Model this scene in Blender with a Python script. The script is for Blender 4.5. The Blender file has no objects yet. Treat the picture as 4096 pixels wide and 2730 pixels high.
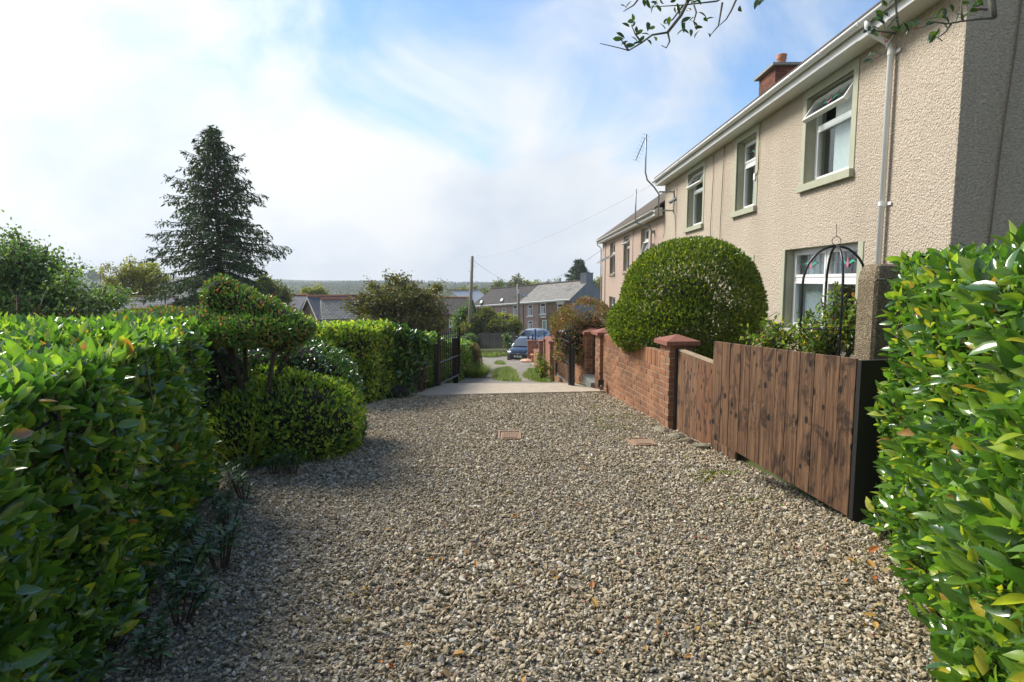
import bpy, bmesh, math, random
import numpy as np
from mathutils import Vector, Matrix
random.seed(7); RNG = np.random.default_rng(11)
S = bpy.context.scene; COL = S.collection
R = math.radians
# ------------------------------------------------------------------ camera, sky, sun, exposure
CAM_H = 1.64; FPX = 2400.0; PITCH = math.atan(243 / FPX)
cam_d = bpy.data.cameras.new('camera'); cam = bpy.data.objects.new('camera', cam_d); COL.objects.link(cam)
cam_d.sensor_width = 36; cam_d.lens = 36 * FPX / 4096; cam_d.clip_start = 0.05; cam_d.clip_end = 6000
cam.location = (0, 0, CAM_H); cam.rotation_euler = (math.pi / 2 - PITCH, 0, 0)
S.camera = cam
SUN_EL, SUN_AZ = 43.0, 58.0            # azimuth: degrees to the left of straight ahead
SKY_OFF = (7.23, 9.61, 2.08)
W = bpy.data.worlds.new('World'); S.world = W; W.use_nodes = True
nt = W.node_tree; nt.nodes.clear(); L = nt.links.new
def nn_(t, **k):
    n = nt.nodes.new(t)
    for a, b in k.items(): setattr(n, a, b)
    return n
out = nn_('ShaderNodeOutputWorld'); bg = nn_('ShaderNodeBackground'); bg.inputs[1].default_value = 0.10
sky = nn_('ShaderNodeTexSky', sky_type='NISHITA'); sky.sun_disc = False
sky.sun_elevation = R(SUN_EL); sky.sun_rotation = R(360 - SUN_AZ); sky.air_density = 1.0; sky.dust_density = 0.3; sky.ozone_density = 0.6
tc = nn_('ShaderNodeTexCoord'); sx = nn_('ShaderNodeSeparateXYZ'); L(tc.outputs['Generated'], sx.inputs[0])
def mth(op, a, b=None, c=None):
    n = nn_('ShaderNodeMath', operation=op)
    for i, v in enumerate((a, b, c)):
        if v is None: continue
        if isinstance(v, (int, float)): n.inputs[i].default_value = v
        else: L(v, n.inputs[i])
    return n.outputs[0]
zz = mth('ADD', mth('MAXIMUM', sx.outputs[2], 0.0), 0.95)
cv = nn_('ShaderNodeCombineXYZ'); L(mth('DIVIDE', sx.outputs[0], zz), cv.inputs[0]); L(mth('DIVIDE', sx.outputs[1], zz), cv.inputs[1])
mp = nn_('ShaderNodeMapping'); L(cv.outputs[0], mp.inputs[0]); mp.inputs['Location'].default_value = SKY_OFF; mp.inputs['Rotation'].default_value = (0, 0, R(20)); mp.inputs['Scale'].default_value = (1.0, 1.3, 1)
n1 = nn_('ShaderNodeTexNoise'); L(mp.outputs[0], n1.inputs['Vector']); n1.inputs['Scale'].default_value = 3.0; n1.inputs['Detail'].default_value = 6; n1.inputs['Roughness'].default_value = 0.55; n1.inputs['Distortion'].default_value = 0.6
n2 = nn_('ShaderNodeTexNoise'); L(mp.outputs[0], n2.inputs['Vector']); n2.inputs['Scale'].default_value = 4.2; n2.inputs['Detail'].default_value = 6; n2.inputs['Roughness'].default_value = 0.5
# cloud cover: thick to the left (towards the sun) and low down, broken overhead
bias = mth('ADD', mth('MULTIPLY', sx.outputs[0], -0.24), mth('MULTIPLY', sx.outputs[2], -0.60))
bias = mth('ADD', bias, mth('MULTIPLY', mth('MAXIMUM', mth('SUBTRACT', 0.20, sx.outputs[2]), 0.0), 1.1))
cm = mth('ADD', mth('ADD', n1.outputs[0], bias), 0.36)
rp = nn_('ShaderNodeValToRGB'); L(cm, rp.inputs[0]); rp.color_ramp.interpolation = 'EASE'
rp.color_ramp.elements[0].position = 0.50; rp.color_ramp.elements[0].color = (0.10, 0.10, 0.10, 1)
rp.color_ramp.elements[1].position = 0.78; rp.color_ramp.elements[1].color = (1, 1, 1, 1)
rc = nn_('ShaderNodeValToRGB'); L(n2.outputs[0], rc.inputs[0])
rc.color_ramp.elements[0].position = 0.32; rc.color_ramp.elements[0].color = (3.95, 4.4, 5.0, 1)
rc.color_ramp.elements[1].position = 0.56; rc.color_ramp.elements[1].color = (5.2, 5.35, 5.5, 1)
mx = nn_('ShaderNodeMixRGB'); L(rp.outputs[0], mx.inputs[0]); tint = nn_('ShaderNodeMixRGB', blend_type='MULTIPLY'); tint.inputs[0].default_value = 1.0; L(sky.outputs[0], tint.inputs[1]); tint.inputs[2].default_value = (.72, .96, 1.15, 1); L(tint.outputs[0], mx.inputs[1]); # thin cloud glows towards the sun behind it
sdir = (-math.sin(R(SUN_AZ)) * math.cos(R(SUN_EL)), math.cos(R(SUN_AZ)) * math.cos(R(SUN_EL)), math.sin(R(SUN_EL)))
dt = nn_('ShaderNodeVectorMath', operation='DOT_PRODUCT'); L(tc.outputs['Generated'], dt.inputs[0]); dt.inputs[1].default_value = sdir
gl_ = mth('ADD', mth('MULTIPLY', mth('POWER', mth('MAXIMUM', dt.outputs['Value'], 0.0), 4.0), 0.7), 1.0)
rg_ = nn_('ShaderNodeVectorMath', operation='SCALE'); L(rc.outputs[0], rg_.inputs[0]); L(gl_, rg_.inputs['Scale'])
L(rg_.outputs[0], mx.inputs[2])
L(mx.outputs[0], bg.inputs[0]); L(bg.outputs[0], out.inputs[0])
sd = bpy.data.lights.new('sun', 'SUN'); sd.energy = 3.5; sd.angle = R(22.0); sd.color = (1.0, 0.95, 0.86)
sun = bpy.data.objects.new('sun', sd); COL.objects.link(sun)
ss = Vector((-math.sin(R(SUN_AZ)) * math.cos(R(SUN_EL)), math.cos(R(SUN_AZ)) * math.cos(R(SUN_EL)), math.sin(R(SUN_EL))))
sun.rotation_euler = (-ss).to_track_quat('-Z', 'Y').to_euler(); sun.location = ss * 60
S.view_settings.view_transform = 'Standard'; S.view_settings.look = 'None'; S.view_settings.exposure = 0.82; S.view_settings.gamma = 1.0
S.view_settings.use_curve_mapping = False
S.render.engine = 'CYCLES'; S.cycles.use_denoising = True; S.cycles.max_bounces = 6; S.cycles.transparent_max_bounces = 8
S.cycles.diffuse_bounces = 3; S.cycles.glossy_bounces = 3; S.cycles.transmission_bounces = 4; S.cycles.caustics_reflective = False; S.cycles.caustics_refractive = False

# ------------------------------------------------------------------ pixel helpers (photo pixels, 4096 x 2730)
CAMP = np.array([0, 0, CAM_H])
def ray(px, py):
    u = px - 2048; v = 1365 - py
    return np.array([u, v * math.sin(PITCH) + FPX * math.cos(PITCH), v * math.cos(PITCH) - FPX * math.sin(PITCH)])
def pix(px, py, Y):
    r = ray(px, py); return CAMP + r * (Y / r[1])
def on_plane(px, py, p0, n):
    r = ray(px, py); n = np.array(n, float); return CAMP + r * (np.dot(np.array(p0, float) - CAMP, n) / np.dot(r, n))
def gp(px, py): return on_plane(px, py, (0, 0, 0), (0, .03, 1))
def g(x, y):
    """terrain height"""
    x = np.asarray(x, float); y = np.asarray(y, float)
    z = np.interp(y, [-400, -30, 11.3, 15, 42, 58, 80, 110, 200, 420, 700, 900, 1300, 1800], [12, .9, -.339, -.92, -3.94, -4.6, -5.5, -7.5, -12, -19, -14, -9, -7, -7])
    far = np.clip((y - 300) / 300, 0, 1)
    z = z + far * (2.5 * np.sin(x * .0061 + 1.0) + 2 * np.sin(x * .013 + y * .004) + 7 * np.clip(-x / 400, 0, 2))
    rg = np.interp(y, [-30, 0, 19.4, 19.8, 34, 40, 50], [.6, .05, -.25, -.95, -1.3, -3.4, -4.4])
    wx = np.where(y < 15, 1.955 - .128 * (y - 7.4) + .18, 1.25) + np.clip(y - 27, 0, 10) * .5
    t = np.clip((x - wx) / .15, 0, 1) * (y < 50) * (y > 4.4)
    z = z * (1 - t) + np.maximum(rg, z) * t
    tl = np.clip((-x - 6) / 20, 0, 1) * np.clip(y / 10, 0, 1) * (y < 90)
    return z - tl * 1.2
# ------------------------------------------------------------------ object helpers
LOC = {}
def _link(o, parent):
    COL.objects.link(o)
    if parent is not None: o.parent = parent
    return o
def rootloc(p): return LOC.get(p.name, np.zeros(3)) if p is not None else np.zeros(3)
def tag(o, label=None, cat=None, group=None, kind=None):
    if label: o['label'] = label
    if cat: o['category'] = cat
    if group: o['group'] = group
    if kind: o['kind'] = kind
    return o
def thing(name, label, cat, loc=(0, 0, 0), group=None):
    o = bpy.data.objects.new(name, None); COL.objects.link(o); o.empty_display_size = .1
    o.location = loc; LOC[o.name] = np.array(loc, float)
    return tag(o, label, cat, group)
class G:
    """mesh accumulator in world coordinates"""
    def __init__(s): s.v = []; s.f = []
    def add(s, vs, fs):
        n = len(s.v); s.v.extend([tuple(map(float, q)) for q in vs]); s.f.extend([tuple(i + n for i in q) for q in fs]); return s
    def box(s, x0, x1, y0, y1, z0, z1, fn=None):
        vs = [(x, y, z) for z in (z0, z1) for y in (y0, y1) for x in (x0, x1)]
        if fn: vs = [fn(*q) for q in vs]
        return s.add(vs, [(0, 2, 3, 1), (4, 5, 7, 6), (0, 1, 5, 4), (2, 6, 7, 3), (0, 4, 6, 2), (1, 3, 7, 5)])
    def prism(s, poly, ext):
        n = len(poly); poly = [np.array(q, float) for q in poly]; ext = np.array(ext, float)
        return s.add(poly + [q + ext for q in poly], [tuple(range(n))[::-1], tuple(range(n, 2 * n))] + [(i, (i + 1) % n, n + (i + 1) % n, n + i) for i in range(n)])
    def quad(s, *q): return s.add(q, [tuple(range(len(q)))])
    def tube(s, path, r, n=8, cap=True):
        path = [np.array(q, float) for q in path]; m = len(path)
        rs = [r] * m if np.isscalar(r) else list(r)
        vs = []; fs = []
        up = None
        for i, q in enumerate(path):
            d = path[min(i + 1, m - 1)] - path[max(i - 1, 0)]; d = d / (np.linalg.norm(d) + 1e-9)
            if up is None:
                a = np.array([0, 0, 1.0]) if abs(d[2]) < .9 else np.array([1.0, 0, 0]); up = np.cross(d, a)
            up = up - d * np.dot(up, d); up /= np.linalg.norm(up) + 1e-9
            w = np.cross(d, up)
            for k in range(n):
                t = 2 * math.pi * k / n; vs.append(q + rs[i] * (math.cos(t) * up + math.sin(t) * w))
        for i in range(m - 1):
            for k in range(n): fs.append((i * n + k, i * n + (k + 1) % n, (i + 1) * n + (k + 1) % n, (i + 1) * n + k))
        if cap: fs += [tuple(range(n))[::-1], tuple(range((m - 1) * n, m * n))]
        return s.add(vs, fs)
    def lathe(s, c, prof, n=16, axis=(0, 0, 1)):
        return s.tube([np.array(c, float) + np.array(axis, float) * h for r, h in prof], [r for r, h in prof], n)
    def build(s, name, mat, parent=None, smooth=False, kind=None, label=None, off=None):
        ro = rootloc(parent)
        me = bpy.data.meshes.new(name); me.from_pydata([(a - ro[0], b - ro[1], c - ro[2]) for a, b, c in s.v], [], s.f)
        if smooth: me.polygons.foreach_set('use_smooth', [True] * len(me.polygons))
        me.materials.append(mat); me.update()
        o = _link(bpy.data.objects.new(name, me), parent); LOC[o.name] = ro
        return tag(o, label=label, kind=kind)
def piece(name, me, parent, loc, rot=None, scale=None):
    o = bpy.data.objects.new(name, me); _link(o, parent)
    o.location = Vector(np.array(loc, float) - rootloc(parent))
    if rot is not None: o.rotation_euler = rot
    if scale is not None: o.scale = scale
    LOC[o.name] = np.array(loc, float); return o
def proto(name, gobj, mat, bevel=0, smooth=False):
    me = bpy.data.meshes.new(name); me.from_pydata(gobj.v, [], gobj.f)
    if bevel:
        bm = bmesh.new(); bm.from_mesh(me); bmesh.ops.bevel(bm, geom=bm.edges[:], offset=bevel, segments=1, affect='EDGES'); bm.to_mesh(me); bm.free()
    if smooth: me.polygons.foreach_set('use_smooth', [True] * len(me.polygons))
    me.materials.append(mat); return me
def copy_tree(o, parent=None, off=np.zeros(3)):
    c = o.copy(); COL.objects.link(c); c.parent = parent; LOC[c.name] = LOC.get(o.name, np.zeros(3)) + off
    for ch in list(o.children): copy_tree(ch, c, off)
    return c
# ------------------------------------------------------------------ materials
class MN:
    def __init__(s, name):
        s.m = bpy.data.materials.new(name); s.m.use_nodes = True; s.t = s.m.node_tree; s.n = s.t.nodes; s.b = s.n['Principled BSDF']; s.out = s.n['Material Output']
        s.tc = s.n.new('ShaderNodeTexCoord')
    def new(s, t, **k):
        n = s.n.new(t)
        for a, b in k.items(): setattr(n, a, b)
        return n
    def link(s, a, b): s.t.links.new(a, b)
    def setv(s, sock, v):
        if hasattr(v, 'is_output') or isinstance(v, bpy.types.NodeSocket): s.link(v, sock)
        else: sock.default_value = v
    def noise(s, scale, detail=4, rough=.55, vec=None, dist=0, mapscale=None):
        n = s.new('ShaderNodeTexNoise'); n.inputs['Scale'].default_value = scale; n.inputs['Detail'].default_value = detail; n.inputs['Roughness'].default_value = rough; n.inputs['Distortion'].default_value = dist
        v = vec or s.tc.outputs['Object']
        if mapscale:
            mpn = s.new('ShaderNodeMapping'); s.link(v, mpn.inputs[0]); mpn.inputs['Scale'].default_value = mapscale; v = mpn.outputs[0]
        s.link(v, n.inputs['Vector']); return n.outputs[0]
    def ramp(s, fac, stops, interp='LINEAR'):
        r = s.new('ShaderNodeValToRGB'); s.link(fac, r.inputs[0]); cr = r.color_ramp; cr.interpolation = interp
        while len(cr.elements) < len(stops): cr.elements.new(.5)
        for e, (p, c) in zip(cr.elements, stops): e.position = p; e.color = (c[0], c[1], c[2], 1) if not np.isscalar(c) else (c, c, c, 1)
        return r.outputs[0]
    def mix(s, fac, a, b, mode='MIX'):
        n = s.new('ShaderNodeMixRGB', blend_type=mode); s.setv(n.inputs[0], fac)
        for i, v in ((1, a), (2, b)): s.setv(n.inputs[i], (*v, 1) if isinstance(v, tuple) and len(v) == 3 else v)
        return n.outputs[0]
    def math(s, op, a, b=0.0):
        n = s.new('ShaderNodeMath', operation=op); s.setv(n.inputs[0], a); s.setv(n.inputs[1], b); return n.outputs[0]
    def bump(s, h, dist=.01, strength=1.0, prev=None):
        b = s.new('ShaderNodeBump'); b.inputs['Distance'].default_value = dist; b.inputs['Strength'].default_value = strength; s.link(h, b.inputs['Height'])
        if prev: s.link(prev, b.inputs['Normal'])
        return b.outputs[0]
    def objrand(s): return s.new('ShaderNodeObjectInfo').outputs['Random']
    def done(s, col, rough=.6, nor=None, spec=.5, metal=0.0):
        s.setv(s.b.inputs['Base Color'], (*col, 1) if isinstance(col, tuple) and len(col) == 3 else col); s.setv(s.b.inputs['Roughness'], rough)
        s.b.inputs['Specular IOR Level'].default_value = spec; s.b.inputs['Metallic'].default_value = metal
        if nor is not None: s.link(nor, s.b.inputs['Normal'])
        return s.m
def simple(name, c1, c2=None, scale=6, rough=.6, bump=None, spec=.5, metal=0.0, rnd=0.0, mapscale=None):
    m = MN(name); c2 = c2 or tuple(x * .75 for x in c1)
    f = m.noise(scale, 5, .6, mapscale=mapscale); col = m.ramp(f, [(.3, c2), (.7, c1)])
    if rnd:
        k = m.ramp(m.objrand(), [(0, 1 - rnd), (1, 1 + rnd * .6)]); col = m.mix(1.0, col, k, 'MULTIPLY')
    nor = m.bump(m.noise(bump[0], 4, .6), bump[1]) if bump else None
    return m.done(col, rough, nor, spec, metal)
def roughcast(name, c1, c2, stain, scale=38, dist=.03):
    m = MN(name)
    n = m.noise(scale, 3, .55, dist=.6, mapscale=(1, 1, 1.35)); v = m.new('ShaderNodeTexVoronoi'); v.inputs['Scale'].default_value = scale * .9; m.link(m.tc.outputs['Object'], v.inputs['Vector'])
    h = m.math('ADD', n, m.math('MULTIPLY', v.outputs['Distance'], -.45))
    col = m.ramp(n, [(.32, c2), (.62, c1)])
    st = m.ramp(m.noise(.9, 6, .65, mapscale=(1, 1, .35)), [(.42, 0.0), (.78, .55)]); col = m.mix(st, col, stain)
    return m.done(col, .92, m.bump(h, dist, 1.0), .2)
MAT = {}
MAT['cream'] = roughcast('cream_roughcast', (.615, .525, .425), (.44, .365, .28), (.40, .33, .25), 40, .032)
MAT['pinkdash'] = roughcast('pink_pebbledash', (.54, .42, .35), (.29, .205, .16), (.36, .27, .22), 55, .014)
MAT['farpink'] = roughcast('far_pink_dash', (.50, .36, .32), (.30, .20, .17), (.36, .26, .23), 20, .01)
MAT['fargrey'] = roughcast('grey_render', (.30, .31, .33), (.17, .175, .19), (.12, .12, .125), 14, .012)
MAT['upvc'] = simple('white_upvc', (.80, .80, .79), (.74, .74, .73), 3, .28)
MAT['oldupvc'] = simple('weathered_upvc', (.66, .65, .62), (.50, .48, .43), 5, .4)
MAT['sage'] = simple('sage_masonry_paint', (.40, .40, .29), (.35, .355, .255), 9, .65, (70, .003))
MAT['stonesill'] = simple('brown_sill', (.36, .30, .22), (.24, .19, .13), 12, .8, (60, .004))
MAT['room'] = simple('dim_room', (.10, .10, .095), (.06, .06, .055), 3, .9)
MAT['blind'] = simple('white_blind_fabric', (.80, .80, .77), (.72, .72, .70), 8, .8)
MAT['net'] = simple('net_curtain', (.55, .58, .60), (.35, .38, .42), 20, .9, mapscale=(8, 8, .3))
MAT['lead'] = simple('lead_came', (.16, .16, .17), None, 9, .5)
for k, c in dict(green=(.05, .38, .24), pink=(.62, .16, .28), paleglass=(.55, .60, .58)).items(): MAT['sg_' + k] = simple('stained_glass_' + k, c, None, 9, .2)
MAT['black'] = simple('black_metal_paint', (.016, .016, .017), (.011, .011, .012), 12, .32)
MAT['blackwood'] = simple('black_stained_timber', (.020, .017, .015), (.011, .010, .009), 14, .7, (60, .004), mapscale=(1, 1, .12))
MAT['galv'] = simple('galvanised_steel', (.36, .38, .38), (.22, .24, .23), 14, .45, metal=.6)
MAT['concrete'] = simple('slab_concrete', (.47, .385, .285), (.36, .29, .21), 7, .85, (90, .003))
MAT['stepconc'] = simple('grey_concrete', (.33, .34, .31), (.22, .24, .21), 9, .85, (80, .003))
MAT['cap'] = simple('terracotta_cap', (.27, .10, .062), (.20, .078, .05), 16, .8, (150, .002))
MAT['clay'] = simple('clay_pot', (.50, .22, .12), (.38, .15, .08), 14, .8)
MAT['leadgrey'] = simple('lead_flashing', (.25, .26, .27), None, 8, .6)
MAT['cable'] = simple('brown_cable', (.22, .16, .11), None, 8, .6)
def gatepost():
    m = MN('pebble_concrete'); v = m.new('ShaderNodeTexVoronoi'); v.inputs['Scale'].default_value = 110; m.link(m.tc.outputs['Object'], v.inputs['Vector'])
    c = m.ramp(v.outputs['Color'], [(.1, (.10, .075, .045)), (.5, (.215, .165, .10)), (.9, (.36, .30, .21))]); li = m.ramp(m.noise(5, 6, .7), [(.42, 0.0), (.66, .7)])
    return m.done(m.mix(li, c, (.15, .115, .065)), .9, m.bump(v.outputs['Distance'], .008), .3)
MAT['gatepost'] = gatepost()
def brickmat(name, c1, c2, c3, dirt):
    m = MN(name); r = m.objrand(); col = m.ramp(r, [(0, c1), (.45, c2), (1, c3)])
    pz = m.new('ShaderNodeNewGeometry').outputs['Position']
    d = m.ramp(m.noise(1.3, 6, .7, vec=pz), [(.44, 0.0), (.66, .85)]); col = m.mix(d, col, dirt)
    sp = m.ramp(m.noise(120, 3, .6), [(.36, .55), (.55, 1.0)]); col = m.mix(.8, col, sp, 'MULTIPLY')
    ef = m.ramp(m.noise(3.2, 7, .75, vec=pz), [(.64, 0.0), (.72, .5)]); col = m.mix(ef, col, (.55, .48, .40))
    return m.done(col, .88, m.bump(m.noise(90, 4, .65), .006), .25)
MAT['brick'] = brickmat('red_brick', (.34, .15, .075), (.41, .205, .105), (.28, .125, .068), (.12, .068, .042))
MAT['brickdark'] = brickmat('chimney_brick', (.27, .10, .065), (.33, .14, .09), (.22, .085, .06), (.11, .06, .045))
MAT['mortar'] = simple('mortar', (.34, .29, .22), (.25, .215, .165), 40, .95, (120, .003))
def brickwallmat(name, sc=1.0, cols=((.36, .13, .075), (.26, .095, .06)), mort=(.34, .30, .25), axis='xz'):
    m = MN(name); s_ = m.new('ShaderNodeSeparateXYZ'); m.link(m.tc.outputs['Object'], s_.inputs[0]); c_ = m.new('ShaderNodeCombineXYZ')
    m.link(m.math('ADD', s_.outputs[0], s_.outputs[1]), c_.inputs[0]); m.link(s_.outputs[2], c_.inputs[1])
    b = m.new('ShaderNodeTexBrick'); m.link(c_.outputs[0], b.inputs['Vector']); b.inputs['Scale'].default_value = sc
    b.inputs['Brick Width'].default_value = .225; b.inputs['Row Height'].default_value = .075; b.inputs['Mortar Size'].default_value = .006
    b.inputs['Color1'].default_value = (*cols[0], 1); b.inputs['Color2'].default_value = (*cols[1], 1); b.inputs['Mortar'].default_value = (*mort, 1)
    d = m.ramp(m.noise(1.4, 6, .7), [(.45, 0.0), (.75, .6)]); col = m.mix(d, b.outputs['Color'], (.10, .06, .045))
    return m.done(col, .9, m.bump(b.outputs['Fac'], -.006), .2)
MAT['brickwall'] = brickwallmat('far_brick')
MAT['stonewall'] = brickwallmat('coursed_rubble_stone', .62, ((.34, .24, .165), (.22, .13, .085)), (.14, .11, .085))
def rubble(name):
    m = MN(name); v = m.new('ShaderNodeTexVoronoi'); v.inputs['Scale'].default_value = 4.5; m.link(m.tc.outputs['Object'], v.inputs['Vector'])
    col = m.ramp(v.outputs['Color'], [(.1, (.18, .13, .09)), (.5, (.29, .22, .16)), (.9, (.38, .31, .24))]); e = m.ramp(v.outputs['Distance'], [(.05, 1.0), (.45, .55)])
    return m.done(m.mix(1, col, e, 'MULTIPLY'), .9, m.bump(v.outputs['Distance'], -.03), .2)
MAT['rubble'] = rubble('rubble_stone')
def plank(name, c1, c2, dark, redd):
    m = MN(name); ob = m.new('ShaderNodeObjectInfo'); ad = m.new('ShaderNodeVectorMath', operation='ADD'); m.link(m.tc.outputs['Object'], ad.inputs[0])
    sc = m.new('ShaderNodeVectorMath', operation='SCALE'); cr = m.new('ShaderNodeCombineXYZ')
    for i in range(3): m.link(ob.outputs['Random'], cr.inputs[i])
    m.link(cr.outputs[0], sc.inputs[0]); sc.inputs['Scale'].default_value = 37.0; m.link(sc.outputs[0], ad.inputs[1]); v = ad.outputs[0]
    gr = m.noise(60, 4, .6, v, .3, (1, 1, .035)); st = m.noise(9, 6, .7, v, .8, (1, 1, .42)); fine = m.noise(200, 2, .5, v, 0, (1, 1, .03))
    base = m.mix(m.ramp(gr, [(.38, 0.0), (.62, 1.0)]), c2, c1)
    base = m.mix(m.ramp(ob.outputs['Random'], [(0, 0.0), (.75, .15), (1, .7)]), base, redd)
    base = m.mix(m.ramp(st, [(.50, 0.0), (.62, .85)]), base, dark)
    vo = m.new('ShaderNodeTexVoronoi'); vo.inputs['Scale'].default_value = 10.0; mpn = m.new('ShaderNodeMapping'); mpn.inputs['Scale'].default_value = (1, 1, .55); m.link(v, mpn.inputs[0]); m.link(mpn.outputs[0], vo.inputs['Vector'])
    kn = m.ramp(vo.outputs['Distance'], [(.14, .95), (.20, 0.0)]); base = m.mix(kn, base, (.012, .010, .009))
    return m.done(base, .72, m.bump(fine, .004, .8, m.bump(gr, .004, .6)), .35)
MAT['plank'] = plank('stained_plank', (.235, .130, .068), (.095, .050, .028), (.026, .015, .011), (.17, .066, .027))
MAT['plankend'] = simple('weathered_rail', (.40, .30, .19), (.26, .19, .12), 30, .8, (80, .003), mapscale=(1, .2, 1))
MAT['greyplank'] = simple('weathered_grey_plank', (.10, .09, .08), (.045, .04, .036), 10, .85, (50, .004), rnd=.35, mapscale=(1, 1, .12))
MAT['pole'] = simple('grey_pole_timber', (.30, .26, .20), (.19, .165, .13), 14, .85, (60, .004), mapscale=(1, 1, .06))
def glassmat(name, tint=(.9, .95, .95), boost=.08):
    m = MN(name); m.n.remove(m.b); t = m.new('ShaderNodeBsdfTransparent'); t.inputs[0].default_value = (*tint, 1); gl = m.new('ShaderNodeBsdfGlossy'); gl.inputs['Roughness'].default_value = .01
    fr = m.new('ShaderNodeLayerWeight'); mx_ = m.new('ShaderNodeMixShader'); f2 = m.math('ADD', m.math('MULTIPLY', m.math('POWER', fr.outputs['Facing'], 5.0), .9), boost)
    m.link(f2, mx_.inputs[0]); m.link(t.outputs[0], mx_.inputs[1]); m.link(gl.outputs[0], mx_.inputs[2]); m.link(mx_.outputs[0], m.out.inputs[0]); return m.m
MAT['glass'] = glassmat('window_glass')
MAT['farglass'] = simple('far_window_glass', (.07, .085, .10), (.04, .05, .06), 2, .08, spec=.9)
# ================================================================== ground and terrain
def grid_obj(name, xs, ys, fz, mat, kind='structure'):
    X, Y = np.meshgrid(xs, ys); Z = fz(X, Y); v = np.stack([X, Y, Z], -1).reshape(-1, 3); nx = len(xs)
    f = [(j * nx + i, j * nx + i + 1, (j + 1) * nx + i + 1, (j + 1) * nx + i) for j in range(len(ys) - 1) for i in range(nx - 1)]
    me = bpy.data.meshes.new(name); me.from_pydata(v.tolist(), [], f); me.materials.append(mat); me.polygons.foreach_set('use_smooth', [True] * len(f))
    return tag(_link(bpy.data.objects.new(name, me), None), kind=kind)
def groundmat():
    m = MN('grassy_ground'); a = m.noise(.35, 6, .6); b = m.noise(14, 5, .6)
    col = m.mix(m.ramp(a, [(.4, 0.0), (.6, 1.0)]), (.055, .075, .022), (.085, .095, .03)); col = m.mix(m.ramp(b, [(.4, .0), (.75, .5)]), col, (.10, .075, .04))
    return m.done(col, .95, m.bump(b, .03), .1)
xs = np.unique(np.concatenate([np.linspace(-3000, -300, 18), np.linspace(-300, -30, 28), np.linspace(-30, -8, 23), np.linspace(-8, 8, 107), np.linspace(8, 30, 23), np.linspace(30, 300, 28), np.linspace(300, 3000, 18)]))
ys = np.unique(np.concatenate([np.linspace(-400, -30, 8), np.linspace(-30, 11.3, 64), np.linspace(11.3, 15, 11), np.linspace(15, 60, 91), np.linspace(60, 300, 61), np.linspace(300, 1800, 50)]))
grid_obj('ground', xs, ys, lambda X, Y: g(X, Y) - .03 * (Y < 11), groundmat())
def gravelbase():
    m = MN('gravel_bed'); v = m.new('ShaderNodeTexVoronoi'); v.inputs['Scale'].default_value = 55; m.link(m.tc.outputs['Object'], v.inputs['Vector'])
    c = m.ramp(v.outputs['Color'], [(.0, (.10, .085, .065)), (.5, (.21, .185, .14)), (1, (.34, .31, .25))])
    return m.done(c, .95, m.bump(v.outputs['Distance'], -.02), .2)
grid_obj('driveway', np.linspace(-3.2, 3.6, 18), np.linspace(-3, 10.35, 28), lambda X, Y: -.03 * Y - .004, gravelbase())
def lanemat():
    m = MN('worn_lane'); v = m.new('ShaderNodeTexVoronoi'); v.inputs['Scale'].default_value = 38; m.link(m.tc.outputs['Object'], v.inputs['Vector'])
    a = m.noise(1.1, 6, .65); c = m.ramp(v.outputs['Color'], [(.0, (.13, .11, .085)), (.5, (.26, .23, .185)), (1, (.40, .37, .31))])
    c = m.mix(m.ramp(a, [(.42, .0), (.62, .75)]), c, (.25, .22, .19)); c = m.mix(m.ramp(m.noise(.5, 5, .7), [(.52, .0), (.66, .6)]), c, (.10, .085, .06))
    return m.done(c, .9, m.bump(v.outputs['Distance'], -.015), .3)
def lane_fn():
    ps = []; L_ = []; 
    yy = np.concatenate([np.linspace(11.2, 15, 9), np.linspace(15.5, 50, 70)])
    V = []; F = []
    for y in yy:
        x0 = np.interp(y, [11, 20, 30, 38, 44, 50], [-1.35, -1.3, -1.75, -4.5, -14, -30]); x1 = np.interp(y, [11, 15, 27, 32, 40, 50], [1.3, .98, 1.0, 2.6, 6, 10])
        for t in np.linspace(0, 1, 9): x = x0 + (x1 - x0) * t; V.append((x, y, float(np.interp(y, [11.3, 15, 42, 58], [-.339, -.92, -3.94, -4.6])) + .012))
    for j in range(len(yy) - 1):
        for i in range(8): F.append((j * 9 + i, j * 9 + i + 1, j * 9 + 10 + i, j * 9 + 9 + i))
    o = G().add(V, F).build('lane', lanemat(), None, True, 'structure')
lane_fn()
# concrete apron between the gates
ap = [gp(1600, 1589), gp(2420, 1571), gp(2300, 1540), gp(1760, 1540), gp(1735, 1556)]
ap = [(q[0], q[1], q[2] + .028) for q in ap]
G().prism([(a, b, c - .12) for a, b, c in ap], (0, 0, .12)).build('concrete_apron', MAT['concrete'], None, False, 'structure')
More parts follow.
